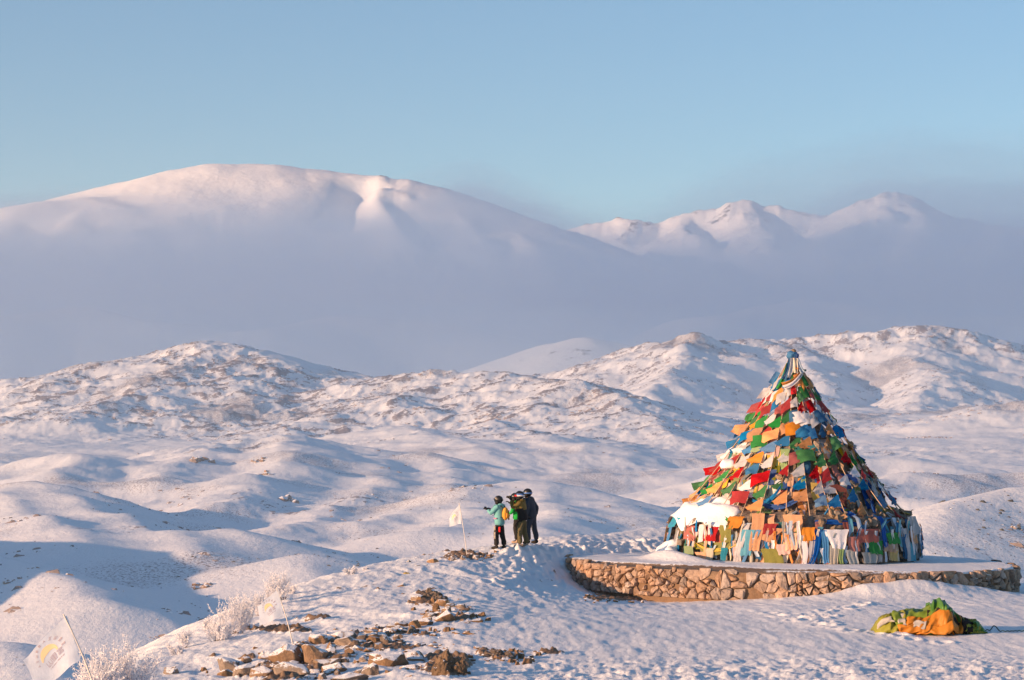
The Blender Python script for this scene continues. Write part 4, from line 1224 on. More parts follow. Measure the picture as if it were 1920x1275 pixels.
def person(u, v, y, face, H, label, pose, spec):
    """face = heading in degrees left of straight away from the camera; local +y is forward, metres"""
    x, z = (u - UC) / FPX * y, gz((u - UC) / FPX * y, y)
    root = empty("person", (x, y, z + 0.02), R(face))
    tag(root, label, "person", "people in ski clothes on the snowy ridge")
    k = H / 1.75
    S = lambda p: Vector((p[0] * k, p[1] * k, p[2] * k))
    ft = pose.get("foot", 0.13)
    J = dict(pel=S((0, 0, .93)), wst=S((0, .01, 1.06)), chs=S((0, pose.get("lean", .02), 1.28)), nk=S((0, pose.get("lean", .02) + .02, 1.47)), hd=S((0, pose.get("lean", .02) + .05, 1.60)), tp=S((0, pose.get("lean", .02) + .05, 1.70)))
    for sgn, q in ((-1, "L"), (1, "R")):
        off = pose.get("step" + q, 0.0)
        J["hip" + q] = S((sgn * .095, 0, .90)); J["kn" + q] = S((sgn * (ft - .01), .03 + off * .6, .50)); J["an" + q] = S((sgn * ft, -.02 + off, .09)); J["to" + q] = S((sgn * (ft + .03), .15 + off, .05))
        J["sh" + q] = S((sgn * .185, pose.get("lean", .02), 1.42))
        J["el" + q] = S(pose["el" + q]); J["wr" + q] = S(pose["wr" + q])
    # body under the clothes: one continuous figure with head, arms, legs and feet
    L = [("pel", None, J["pel"], .06 * k), ("wst", "pel", J["wst"], .085 * k), ("chs", "wst", J["chs"], (.135 * k, .105 * k)), ("nk", "chs", J["nk"], .052 * k), ("jaw", "nk", (J["nk"] + J["hd"]) / 2 + Vector((0, .015, .01)), .066 * k), ("hd", "jaw", J["hd"], (.078 * k, .095 * k)), ("tp", "hd", J["tp"], .05 * k)]
    for q in "LR":
        L += [("hip" + q, "pel", J["hip" + q], .055 * k), ("kn" + q, "hip" + q, J["kn" + q], .058 * k), ("an" + q, "kn" + q, J["an" + q] + Vector((0, 0, .02)), .034 * k), ("to" + q, "an" + q, J["to" + q] + Vector((0, -.05, .015)), .026 * k),
              ("sh" + q, "chs", J["sh" + q], .062 * k), ("el" + q, "sh" + q, J["el" + q], .042 * k), ("wr" + q, "el" + q, J["wr" + q], .028 * k)]
    V, E, RR_ = chain(L)
    body = link("body", skin_mesh("body", V, E, RR_, 2), root, m_skin)
    body.data.materials.append(m_black)            # base layer worn under the outer clothes
    for p in body.data.polygons:
        if p.center.z < J["nk"].z: p.material_index = 1
    hc = J["hd"]
    ell("nose", hc + Vector((0, .10 * k, -.01)), (.016, .022, .026), root, m_skin, sub=2)
    # trousers
    t = spec["trousers_w"]
    L = [("pel", None, J["pel"] + Vector((0, 0, .03)), (.165 * k, .13 * k)), ("cr", "pel", J["pel"] + Vector((0, 0, -.06)), (.15 * k, .125 * k))]
    for q in "LR":
        L += [("hip" + q, "cr", J["hip" + q] + Vector((0, 0, -.06)), .115 * k * t), ("kn" + q, "hip" + q, J["kn" + q], .098 * k * t), ("sh" + q, "kn" + q, J["an" + q] + Vector((0, 0, .16)), .088 * k * t), ("an" + q, "sh" + q, J["an" + q] + Vector((0, 0, .02)), .095 * k * t)]
    V, E, RR_ = chain(L)
    tr = link("trousers", skin_mesh("trousers", V, E, RR_, 2, .010, u), root, spec["trousers"])
    # boots
    for q in "LR":
        V, E, RR_ = chain([("a", None, J["an" + q] + Vector((0, -.02, .05)), .068 * k), ("h", "a", J["an" + q] + Vector((0, -.03, -.035)), .055 * k), ("b", "h", J["an" + q] + Vector((0, .10, -.045)), (.062 * k, .055 * k)), ("t", "b", J["to" + q] + Vector((0, .03, 0)), (.055 * k, .046 * k))])
        link("boot", skin_mesh("boot", V, E, RR_, 1), root, spec["boots"])
    # jacket
    hem = spec.get("hem", .80)
    fl = spec.get("flare", 1.0)
    L = [("chs", None, J["chs"], (.20 * k, .155 * k)), ("up", "chs", (J["chs"] + J["nk"]) / 2 + Vector((0, 0, .015)), (.165 * k, .13 * k)), ("nk", "up", J["nk"] + Vector((0, -.005, .01)), .085 * k), ("wst", "chs", J["wst"], (.185 * k * fl, .155 * k * fl)), ("hem1", "wst", S((0, 0, (hem + 1.06) / 2)), (.195 * k * fl, .165 * k * fl)), ("hem", "hem1", S((0, 0, hem)), (.205 * k * fl, .17 * k * fl))]
    for q in "LR":
        L += [("sh" + q, "up", J["sh" + q] + Vector((0, 0, -.015)), .092 * k), ("m" + q, "sh" + q, (J["sh" + q] + J["el" + q]) / 2, .080 * k), ("el" + q, "m" + q, J["el" + q], .072 * k), ("wr" + q, "el" + q, J["wr" + q], .055 * k)]
    V, E, RR_ = chain(L)
    me = skin_mesh("jacket", V, E, RR_, 2, .012, u + 5)
    ja = link("jacket", me, root, spec["jacket"])
    if "jacket_low" in spec:                       # lower panel in another fabric
        me.materials.append(spec["jacket_low"])
        for p in me.polygons:
            c = p.center
            if c.z < spec["low_z"] * k and abs(c.x) < .30 and c.y < .26: p.material_index = 1
    # hood or collar roll
    hd_ = [("a", None, J["nk"] + Vector((-.10 * k, 0, .0)), .045 * k), ("b", "a", J["nk"] + Vector((-.07 * k, -.09 * k, .0)), .05 * k), ("c", "b", J["nk"] + Vector((0, -.12 * k, -.01)), .055 * k), ("d", "c", J["nk"] + Vector((.07 * k, -.09 * k, .0)), .05 * k), ("e", "d", J["nk"] + Vector((.10 * k, 0, .0)), .045 * k)]
    V, E, RR_ = chain(hd_)
    link("collar", skin_mesh("collar", V, E, RR_, 1), root, spec.get("collar", spec["jacket"]))
    # helmet, face cover, goggles
    he = ell("helmet", hc + Vector((0, -.005, .035)), (.128 * k, .150 * k, .135 * k), root, spec["helmet"], sub=4, cut=(Vector((0, .25, -.42)), Vector((0, .35, -1))))
    ell("ear_pad", Vector((-.112 * k, -.01, -.085 * k)), (.03, .055, .06), he, m_black, sub=2)
    ell("ear_pad", Vector((.112 * k, -.01, -.085 * k)), (.03, .055, .06), he, m_black, sub=2)
    rbox("visor", Vector((0, .135 * k, .02)), (.09, .03, .012), he, spec["helmet"], .6)
    ell("face_cover", hc + Vector((0, .025, -.06)), (.085 * k, .095 * k, .085 * k), root, m_black, sub=3)
    gg = band("goggles", hc + Vector((0, .01, 0)), .105 * k, .125 * k, -.03, .045, -1.0, 1.0, root, m_lens)
    band("goggle_strap", hc + Vector((0, .0, 0.01)), .130 * k, .153 * k, -.012, .028, 1.0, 2 * math.pi - 1.0, gg, spec.get("strap", m_black))
    return root, J, k, he

# the one in the teal jacket, pointing a phone at the view
r1, J, k, he = person(937, 1028, 78.5, 62, 1.74, "person in a teal jacket with an orange backpack holding up a phone",
    dict(elL=(-.23, .22, 1.18), wrL=(-.14, .36, 1.30), elR=(.23, .24, 1.17), wrR=(.10, .37, 1.31), foot=.13, stepL=.07, stepR=-.07, lean=.0),
    dict(trousers_w=.98, trousers=m_black, boots=m_boot, jacket=m_tealj, hem=.76, flare=1.04, helmet=m_gloss))
add_hand(r1, J["wrL"], (.25, .8, .35), (0, -.3, 1), m_black, .7, 1.15)
add_hand(r1, J["wrR"], (-.1, .8, .3), (0, -.3, 1), m_black, .7, 1.15)
ph = rbox("phone", (-.02, .53 * k, 1.36 * k), (.075, .008, .038), r1, m_phone, .3)
bp = blob("backpack", (0.0, -.215, 1.17 * k), (.135, .095, .215), r1, m_orangeb, 3, .08, 1.4, -2, 2)
rbox("pocket", (0, -.09, -.05), (.085, .02, .08), bp, m_orangeb, .5)
tube("strap", [(-.10, -.17, 1.38 * k), (-.115, -.02, 1.46 * k), (-.13, .14, 1.36 * k), (-.12, .10, 1.12 * k), (-.12, -.14, 1.05 * k)], .014, bp, m_black, 5).location = (0, .215, -1.17 * k)
tube("strap", [(.10, -.17, 1.38 * k), (.115, -.02, 1.46 * k), (.13, .14, 1.36 * k), (.12, .10, 1.12 * k), (.12, -.14, 1.05 * k)], .014, bp, m_black, 5).location = (0, .215, -1.17 * k)
rbox("zip_pull", (.04, -.10, .06), (.006, .012, .06), bp, m_black, .5)
rbox("lift_pass", (-.19, -.10, .66 * k), (.018, .035, .085), r1, m_redtag, .5)
for (z_, h_) in ((.70, .07), (.52, .06), (.42, .07)):
    rbox("leg_panel", (-.225, .06, z_ * k), (.012, .035, h_), r1, m_greyp, .5)
rbox("helmet_badge", (-.118, .03, .05), (.012, .03, .025), he, m_greyp, .4)
rbox("chest_print", (-.205, .05, 1.02 * k), (.01, .06, .02), r1, plain_mat("pink_print", (.6, .25, .4)), .4)

# green jacket, half hidden behind the olive one
r2, J, k, he = person(970, 1024, 80.0, 70, 1.66, "person in a bright green jacket mostly hidden behind the olive jacket",
    dict(elL=(-.30, .06, 1.16), wrL=(-.24, .20, 1.02), elR=(.30, .10, 1.20), wrR=(.12, .30, 1.38), foot=.12, lean=.05),
    dict(trousers_w=.95, trousers=m_black, boots=m_tanboot, jacket=m_green, hem=.80, helmet=m_gloss, collar=m_green))
add_hand(r2, J["wrR"], (-.3, .6, .6), (0, -.3, 1), m_black, .8, 1.1); add_hand(r2, J["wrL"], (0, .3, -1), (0, 1, 0), m_black, .4, 1.1)

# olive jacket, camera at the eye
r3, J, k, he = person(980, 1026, 78.9, 74, 1.84, "person in olive and black ski clothes holding a camera to the face",
    dict(elL=(-.26, .26, 1.24), wrL=(-.07, .36, 1.47), elR=(.25, .28, 1.22), wrR=(.08, .37, 1.45), foot=.15, stepL=.07, stepR=-.06, lean=.05),
    dict(trousers_w=.98, trousers=m_olivep, boots=m_tanboot, jacket=m_olivej, jacket_low=m_black, low_z=1.20, hem=.82, flare=1.06, helmet=m_gloss, strap=m_white, collar=m_olivej))
add_hand(r3, J["wrL"], (.3, .4, .75), (0, -.6, .6), m_black, .9, 1.15); add_hand(r3, J["wrR"], (-.3, .4, .75), (0, -.6, .6), m_black, .9, 1.15)
cb = rbox("camera_body", (0, .40 * k, 1.575 * k), (.07, .04, .045), r3, m_phone, .3)
tube("camera_lens", [(0, .04, 0), (0, .13, 0)], [.036, .038], cb, m_phone, 10)
hx = J["hd"]
band("helmet_band", hx + Vector((0, 0, .05)), .131 * k, .153 * k, -.01, .035, -2.6, -1.2, he, m_bluep).location = -(hx + Vector((0, -.005, .035)))
band("helmet_band", hx + Vector((0, 0, .01)), .131 * k, .153 * k, -.015, .035, -1.25, -.55, he, m_redtag).location = -(hx + Vector((0, -.005, .035)))
tube("lanyard", [(-.20, .02, .86 * k), (-.24, .12, .78 * k), (-.25, .20, .66 * k)], .018, r3, m_black, 5)

# slate blue suit standing behind
r4, J, k, he = person(997, 1020, 80.4, 64, 1.84, "person in a dark slate suit standing with arms down on the higher snow",
    dict(elL=(-.30, -.02, 1.14), wrL=(-.30, .06, .90), elR=(.31, -.04, 1.14), wrR=(.35, .02, .90), foot=.17, stepL=.06, stepR=-.06, lean=.10),
    dict(trousers_w=.98, trousers=m_slate, boots=m_boot, jacket=m_slate, hem=.80, flare=1.05, helmet=m_gloss, strap=m_bluep))
add_hand(r4, J["wrL"], (0, .25, -1), (0, 1, .2), m_black, .35, 1.15); add_hand(r4, J["wrR"], (.1, .2, -1), (0, 1, .2), m_black, .35, 1.15)
# ------------------------------------------------------------------ white flags on thin poles
m_flag = cloth_mat("white_flag_cloth", (0.86, 0.88, 0.93), 0.8, 0.5, 0.03)
m_pole, nt, b = new_mat("pale_pole"); b.inputs["Base Color"].default_value = (0.66, 0.60, 0.55, 1); b.inputs["Roughness"].default_value = 0.45
m_sunp, nt, b = new_mat("yellow_print"); b.inputs["Base Color"].default_value = (0.76, 0.58, 0.34, 1); b.inputs["Roughness"].default_value = 0.85
m_ink, nt, b = new_mat("mauve_print"); b.inputs["Base Color"].default_value = (0.44, 0.36, 0.40, 1); b.inputs["Roughness"].default_value = 0.85

def stroke_quads(x1, y1, x2, y2, w):
    d = math.hypot(x2 - x1, y2 - y1) or 1e-6
    nx, ny = -(y2 - y1) / d * w, (x2 - x1) / d * w
    n = max(1, int(d / 0.05))
    out = []
    for k in range(n):
        a, c = k / n, (k + 1) / n
        ax, ay, cx_, cy_ = x1 + (x2 - x1) * a, y1 + (y2 - y1) * a, x1 + (x2 - x1) * c, y1 + (y2 - y1) * c
        out.append([(ax - nx, ay - ny), (cx_ - nx, cy_ - ny), (cx_ + nx, cy_ + ny), (ax + nx, ay + ny)])
    return out
def emblem():
    """emblem in cloth units: a across 0..1 from the flying edge to the pole, b up 0..1"""
    sunq, ink = [], []
    # arched sun: crescent between two arcs
    for k in range(22):
        t0, t1 = math.pi * (k / 22) - .12, math.pi * ((k + 1) / 22) - .12
        def po(t, s_): return (0.53 + s_ * 0.225 * math.cos(t) * 0.95, 0.55 + s_ * 0.26 * math.sin(t))
        def pi_(t):
            f = 0.50 + 0.34 * math.cos(t - 0.1) ** 2
            return (0.53 + 0.225 * f * math.cos(t) * 0.98 - .01, 0.55 + 0.26 * f * 0.62 * math.sin(t))
        sunq.append([pi_(t0), po(t0, 1), po(t1, 1), pi_(t1)])
    w = .0055
    def glyph(segs, ox, oy, s):
        for (x1, y1, x2, y2) in segs: ink.extend(stroke_quads(ox + x1 * s, oy + y1 * s, ox + x2 * s, oy + y2 * s, w))
    g_mtn = [(0,1,0,0),(0,0,1,0),(1,0,1,1),(.5,1,.5,.45),(.5,.45,.15,.1),(.5,.45,.85,.1)]
    g_box = [(0,0,1,0),(0,.2,1,.2),(.05,.4,.95,.4),(.05,.6,.95,.6),(.05,.8,.95,.8),(.05,1,.95,1),(.05,.4,.05,1),(.95,.4,.95,1),(.5,0,.5,1)]
    g_snow = [(0,1,1,1),(0,.82,1,.82),(.5,1,.5,.5),(.1,.65,.9,.65),(.05,.4,.95,.4),(.05,.2,.95,.2),(.05,0,.95,0),(.95,.4,.95,0)]
    glyph(g_mtn, .37, .37, .13); glyph(g_box, .525, .375, .14); glyph(g_snow, .69, .385, .12)
    # line of small letters below
    x = .37
    rl = random.Random(3)
    while x < .80:
        h = rl.choice([.018, .03, .024]); ink.extend(stroke_quads(x, .30, x + .004, .30 + h, .006)); ink.extend(stroke_quads(x, .30 + h * rl.random(), x + .018, .30 + h * rl.random(), .005)); x += rl.choice([.022, .026, .040])
    # ring of characters over the arch
    for k in range(10):
        t = math.pi * (0.02 + 0.96 * k / 9) - .05
        cx_, cy_ = 0.53 + 0.315 * math.cos(t), 0.53 + 0.40 * math.sin(t)
        rot = t - math.pi / 2
        sg = [g_snow, g_box, g_mtn, [(0,1,1,1),(.5,1,.5,0),(0,.5,1,.5),(0,0,1,0)], [(.5,1,0,0),(.5,1,1,0),(.2,.4,.8,.4)]][k % 5]
        for (x1, y1, x2, y2) in sg[:7]:
            def tr(a, c): a = (a - .5) * .05; c = (c - .5) * .055; return (cx_ + a * math.cos(rot) - c * math.sin(rot), cy_ + a * math.sin(rot) + c * math.cos(rot))
            p, q = tr(x1, y1), tr(x2, y2)
            ink.extend(stroke_quads(*p, *q, .004))
    return sunq, ink
EMB_SUN, EMB_INK = emblem()
def pole_flag(y, tip, hb, ft, fb, foot, label, bulge, seed, ycurl=0.0):
    """corner pixels of the photograph at depth y: pole tip, hoist bottom, fly top, fly bottom, foot of the pole"""
    x, yy, z = P(*foot, y)
    zg = gz(x, yy); z = min(z, zg) if foot[1] > 1275 else z
    root = empty("flag", (x, yy, z)); tag(root, label, "flag", "white flags on bent poles along the ridge")
    o = Vector((x, yy, z))
    T, HB, FT, FB = [Vector(P(*p, y)) - o for p in (tip, hb, ft, fb)]
    FT.y += ycurl; FB.y += ycurl * .6
    # pole: bent by the wind
    Fp = Vector((0, 0, -0.25))
    pts = []
    for k in range(11):
        t = k / 10
        p = T * (1 - t) ** 2 + 2 * t * (1 - t) * (HB + (HB - T) * 0.55) + Fp * t * t
        pts.append(p)
    tube("pole", [T + (T - HB).normalized() * .02] + pts, [0.010] + [0.010 + 0.005 * k / 10 for k in range(11)], root, m_pole, 6)
    r = random.Random(seed); p1 = r.uniform(0, 6)
    def S(a, c, off=0.0):
        """a: 0 fly .. 1 hoist, c: 0 bottom .. 1 top"""
        h = T * c + HB * (1 - c)
        f = FT * c + FB * (1 - c)
        # hoist follows the pole's bend
        tpar = (1 - c) * (HB - T).length / max((Fp - T).length, .01) * .92
        hp = T * (1 - tpar) ** 2 + 2 * tpar * (1 - tpar) * (HB + (HB - T) * 0.55) + Fp * tpar * tpar
        p = hp * a + f * (1 - a)
        ww = bulge * math.sin(math.pi * (1 - a) * 1.35 + p1 + 1.1 * c) * (1 - a) ** .6 + .35 * bulge * math.sin(6.5 * (1 - a) + 3.2 * c + p1)
        sagv = Vector((0, 0, -0.10 * math.sin(math.pi * a) * (c - .2)))
        return p + Vector((0.05 * math.sin(5 * a + 2 * c), -ww - off, 0)) + sagv
    me = cloth_grid(22, 16, lambda s, t: S(s, 1 - t), "flag_cloth")
    cl = link("flag_cloth", me, root, m_flag)
    def prt(name, quads, mat, off):
        vs, fs = [], []
        for q in quads:
            k = len(vs); vs += [S(a, c, off) for (a, c) in q]; fs.append((k, k + 1, k + 2, k + 3))
        tag(link(name, mesh_from_py(name, vs, fs), cl, mat), kind="stuff" if name == "lettering" else None)
    prt("sun_emblem", EMB_SUN, m_sunp, .004); prt("lettering", EMB_INK, m_ink, .006)
    return root
pole_flag(30.8, (120,1154), (165,1241), (36,1238), (66,1296), (212,1345), "large near white flag with a yellow sun emblem on a leaning pole by frosted shrubs", .06, 1)
pole_flag(51.7, (519,1104), (537,1153), (478,1137), (486,1173), (553,1214), "white sun emblem flag on a bent pole planted among the brown boulders", .035, 2)
pole_flag(77.0, (861,944), (868,982), (839,973), (842,988), (876,1034), "small far white flag on the ridge beside the group of skiers", .05, 5, .25)
# ------------------------------------------------------------------ rocks on the summit
def put_rock(u, v, w, h, label, group, big=True, seed=0, dark=False):
    """rock whose foot stands at pixel (u, v), w by h pixels in the photograph"""
    x, y, z = on_ground(u, v)
    s = w / FPX * y / 2; hh = h / FPX * y
    r = random.Random(seed * 31 + int(u))
    src = BIGROCKS[r.randrange(len(BIGROCKS))] if big else ROCKS[r.randrange(len(ROCKS))]
    o = bpy.data.objects.new("rock", src); COL.objects.link(o)
    o.location = (x, y + s * .5, z + hh * 0.28)
    o.scale = (s * 1.12, s * r.uniform(.8, 1.1), hh * 0.72)
    o.rotation_euler = (r.uniform(-.25, .25), r.uniform(-.25, .25), r.uniform(0, 6.28))
    # a turned rock keeps its width: scale is applied before the turn, so even the two plan axes
    o.scale.y = o.scale.x * r.uniform(.85, 1.0)
    tag(o, label, "rock", group)
    return o
def cu(cx): return 380 + cx * .2708
def cv(cy): return 1090 + cy * .2708
BOULD = [
 (570,590,190,120,"big rounded tan boulder at the foot of the bent flag pole, left of its twin"),
 (750,578,175,130,"big rounded tan boulder right beside the foot of the bent flag pole"),
 (610,690,200,120,"broad tan boulder with a flat left face at the lower edge of the rock line"),
 (1270,612,220,110,"long smooth brown boulder lying alone in the snow right of the rock heap"),
 (1480,572,140,80,"pale tan boulder left of the dark earth mound"),
 (1665,288,155,115,"large dark brown angular boulder in the upper rock group"),
 (1556,106,72,66,"pointed upright stone standing at the top of the upper rock group"),
 (800,442,130,75,"wedge shaped brown rock rising behind the boulders at the flag pole"),
 (430,548,140,62,"low tan slab leaning left of the boulders at the flag pole"),
 (296,578,72,52,"small upright tan rock at the left end of the rock line"),
 (190,640,180,90,"long sloping brown slab at the left end of the rock line"),
 (290,690,160,95,"dark brown craggy rock below the sloping slab"),
 (405,692,130,90,"brown rock in deep shade between two tan boulders at the bottom"),
 (862,602,165,85,"dark flat topped rock right of the flag pole boulders"),
 (900,645,150,70,"low brown rock in front of the dark flat topped rock"),
 (1165,665,100,90,"narrow dark rock standing at the bottom beside a grey slab"),
 (1020,705,210,62,"wide brown rock cut off by the lower edge of the picture"),
 (975,418,150,60,"flat brown rock in the middle of the rock line"),
 (1010,458,160,64,"snow dusted brown rock below the middle of the rock line"),
 (1040,372,84,46,"small grey brown rock on the upper side of the rock line"),
 (1372,322,96,50,"brown block at the upper end of the rock line"),
 (1476,324,100,58,"pale grey block covered with snow beside the brown block"),
 (1292,376,130,60,"reddish brown rock with snow patches near the upper end of the rock line"),
 (1576,304,60,60,"small grey stone touching the large dark boulder"),
 (1790,212,74,66,"tan pointed rock at the right end of the upper group"),
 (740,282,66,38,"lone small rock on the open snow slope right of the middle flag"),
 (1370,48,76,50,"lone tan rock high on the open slope near a yellow scrap"),
 (1850,378,96,26,"flat pinkish stone slab lying in the smooth snow"),
 (1430,632,120,52,"flat brown stone left of the earth mound, half in snow"),
 (890,502,64,66,"pale snow covered rock behind the dark flat topped rock"),
]
for i, (a, c, w, h, lab) in enumerate(BOULD):
    put_rock(cu(a), cv(c), w * .2708 * (1.4 if c > 400 else 1.15), h * .2708 * (1.3 if c > 400 else 1.1), lab, "brown boulders along the summit edge", True, i)
put_rock(309, 1254, 24, 12, "dark rounded rock poking from the snow near the frosted shrubs", "brown boulders along the summit edge", True, 61)
put_rock(320, 1266, 36, 20, "low long tan rock at the lower left edge of the slope", "brown boulders along the summit edge", True, 62)
MED = [(1100,412),(1170,362),(1440,366),(1545,308),(700,448),(1130,537),(1590,472),(1500,474),(930,658),(1290,658),(1430,684),(1090,642),(1560,262),(1720,192),(1830,262),(1890,288),(1520,152),(1590,162),(1650,182),(1200,345),(1250,390),(1330,360),(860,430),(905,400),(1180,440),(1240,400),(480,640),(520,600),(690,650),(740,690),(790,650),(830,690),(1060,600),(1110,580),(980,590),(940,560),(1010,520),(1070,500),(250,620),(150,670),(330,640),(1700,230),(1745,250),(1480,140),(1620,210),(1150,500),(1220,480),(640,470),(590,480),(1380,350),(1400,360)]
rm = random.Random(8)
for k in range(34):
    t = rm.random(); MED.append((180 + 1150 * t + rm.gauss(0, 60), 655 - 300 * t ** 1.3 + rm.gauss(0, 32)))
def MLAB(a, c):
    if a > 1450 and c < 300: return "small brown stone beside the large dark boulder of the upper rock group"
    if a > 1200: return "small brown stone at the thin right end of the rock line"
    if c > 560 and a < 700: return "small brown stone wedged among the tan boulders at the lower left"
    if c > 560: return "small brown stone near the lower edge left of the earth mound"
    return "small brown stone on the snowy middle of the rock line"
for i, (a, c) in enumerate(MED):
    put_rock(cu(a) + rm.uniform(-3, 3), cv(c), rm.uniform(16, 36), rm.uniform(9, 19), MLAB(a, c), "stones between the boulders", False, 100 + i)
FARR = [(1130,112,70,46,"largest tan rock of the far cluster below the small flag"),(1162,97,60,36,"tan rock behind the largest one in the far cluster"),(1232,97,62,42,"upright tan rock in the middle of the far cluster"),(1287,97,44,42,"narrow brown rock right of the middle of the far cluster"),(1347,86,52,34,"tan rock at the right of the far cluster beside the pole"),(1325,70,52,22,None),(1387,56,64,26,"pale rounded rock at the right end of the far cluster"),(1050,132,50,30,None),(1092,127,60,26,None),(1000,108,42,28,"small dark rock at the left end of the far cluster"),(1050,87,42,22,None),(1250,52,52,16,None),(1205,90,40,24,None),(1270,80,36,20,None)]
for i, (a, c, w, h, lab) in enumerate(FARR):
    put_rock(400 + a * .3646, 1020 + c * .3646, w * .3646, h * .3646, lab or "small low brown stone among the tan rocks of the far cluster", "rocks of the far cluster", w > 55, 300 + i)
# pebbles, too many to count: chips scattered round the rock lines
def chips(name, spots, n, smin, smax, mat, seed, sink=0.2):
    r = random.Random(seed); vs, fs = [], []
    xs_, ys_, ss_ = [], [], []
    for k in range(n):
        u, v, su, sv = r.choice(spots)
        uu_, vv_ = u + r.gauss(0, su), v + r.gauss(0, sv)
        if vv_ > 1290 or vv_ < 1030: continue
        x, y, z = on_ground(uu_, vv_)
        s = r.uniform(smin, smax) * r.random() ** .5
        base_ = len(vs); n_ = r.randint(4, 6)
        h = s * r.uniform(.5, 1.1); a0 = r.uniform(0, 6)
        for j in range(n_):
            a = a0 + 2 * math.pi * j / n_; q = s * r.uniform(.7, 1.2)
            vs.append((x + q * math.cos(a), y + q * math.sin(a), z - .04))
        for j in range(n_):
            a = a0 + .3 + 2 * math.pi * j / n_; q = s * r.uniform(.35, .75)
            vs.append((x + q * math.cos(a), y + q * math.sin(a), z + h * r.uniform(.6, 1.1)))
        for j in range(n_):
            j2 = (j + 1) % n_
            fs.append((base_ + j, base_ + j2, base_ + n_ + j2, base_ + n_ + j))
        fs.append(tuple(base_ + n_ + j for j in range(n_)))
    o = link(name, mesh_from_py(name, vs, fs), None, mat); tag(o, kind="stuff")
chips("pebbles", [(840,1250,28,12),(840,1238,30,10),(930,1232,35,6),(600,1238,80,18),(520,1262,70,14),(820,1128,25,8),(850,1155,30,8),(860,1046,40,6),(760,1190,70,8),(1160,1122,30,4),(700,1215,70,8)], 1100, .04, .15, m_rock, 77)

# earth mound right of the boulders
def mound(u, v, wpx, hpx, label, seed):
    x, y, z = on_ground(u, v)
    w = wpx / FPX * y / 2; h = hpx / FPX * y
    o = blob("earth_mound", (x, y + w * .6, z - .02), (w, w * .8, h * .95), None, m_mound, 5, .5, 1.3, -.1, seed, .22, 2.6)
    for vv in o.data.vertices:
        q = vv.co
        q.z += (.07 * abs(mn.noise(q * 7)) + .05 * mn.noise(q * 17)) * (q.z > 0)
    for p in o.data.polygons: p.use_smooth = False
    tag(o, label, "mound")
m_mound = rock_mat("earth_clods", (0.24, 0.15, 0.085), (0.12, 0.08, 0.05), 0.14, 9.0)
mound(840, 1270, 56, 40, "crumbly dark brown earth mound in the snow at the lower middle", 3)
mound(936, 1236, 52, 18, "low strip of bare brown earth right of the crumbly mound", 4)
mound(812, 1130, 54, 18, "ragged patch of bare earth clods below the pointed stone", 5)

# ------------------------------------------------------------------ stones and shrubs far down on the hills, far too many to count
def hill_specks(name, n, ylo, yhi, smin, smax, mat, seed, flat=.6, thr=0.5, shadeonly=False):
    rs_ = np.random.RandomState(seed)
    y = np.exp(rs_.uniform(math.log(ylo), math.log(yhi), n * 5)); t = rs_.uniform(-.23, .23, n * 5)
    x = t * y
    den = 0.5 + 0.5 * fbm(x / 55, y / 70, 4, 400 + seed)
    keep = rs_.rand(n * 5) < sstep(thr, thr + .25, den)
    x, y = x[keep][:n], y[keep][:n]
    z = hill_z(x, y)
    m = len(x)
    s = smin + (smax - smin) * rs_.rand(m) ** 3.0
    nb = 5
    ang = rs_.rand(m, 1) * 6.28 + np.arange(nb)[None] * 2 * math.pi / nb
    rb = s[:, None] * rs_.uniform(.6, 1.2, (m, nb)); rt = rb * rs_.uniform(.3, .75, (m, nb))
    zb = np.stack([x[:, None] + rb * np.cos(ang) * 2.1, y[:, None] + rb * np.sin(ang), np.repeat(z[:, None] - .3 * s[:, None], nb, 1)], -1)
    zt = np.stack([x[:, None] + rt * np.cos(ang) * 2.1, y[:, None] + rt * np.sin(ang), z[:, None] + s[:, None] * flat * rs_.uniform(.5, 1.3, (m, nb))], -1)
    V_ = np.concatenate([zb, zt], 1).reshape(-1, 3)
    b0 = (np.arange(m) * 2 * nb)[:, None]
    j = np.arange(nb)[None]; j2 = (j + 1) % nb
    q = np.stack([b0 + j, b0 + j2, b0 + nb + j2, b0 + nb + j], -1).reshape(-1, 4)
    cap = np.concatenate([np.stack([b0[:, 0] + nb, b0[:, 0] + nb + 1, b0[:, 0] + nb + 2, b0[:, 0] + nb + 3], -1), np.stack([b0[:, 0] + nb, b0[:, 0] + nb + 3, b0[:, 0] + nb + 4, b0[:, 0] + nb + 4], -1)])
    cap = cap[:m]
    me = np_mesh(name, V_, np.concatenate([q, cap]), smooth=False)
    o = link(name, me, None, mat); tag(o, kind="stuff")
m_hrock = rock_mat("hill_rock", (0.34, 0.27, 0.24), (0.23, 0.19, 0.18), 0.42, .6)
m_shrub, nt, b = new_mat("dark_shrub"); b.inputs["Base Color"].default_value = (0.11, 0.10, 0.085, 1); b.inputs["Roughness"].default_value = 0.95
hill_specks("hillside_rocks", 5200, 560, 2300, .25, 1.7, m_hrock, 1, .55, .60)
hill_specks("hillside_shrubs", 3200, 480, 1500, .16, .55, m_shrub, 2, .8, .54)
hill_specks("distant_rocks", 6000, 2400, 3700, .5, 2.2, m_hrock, 3, .6, .55)

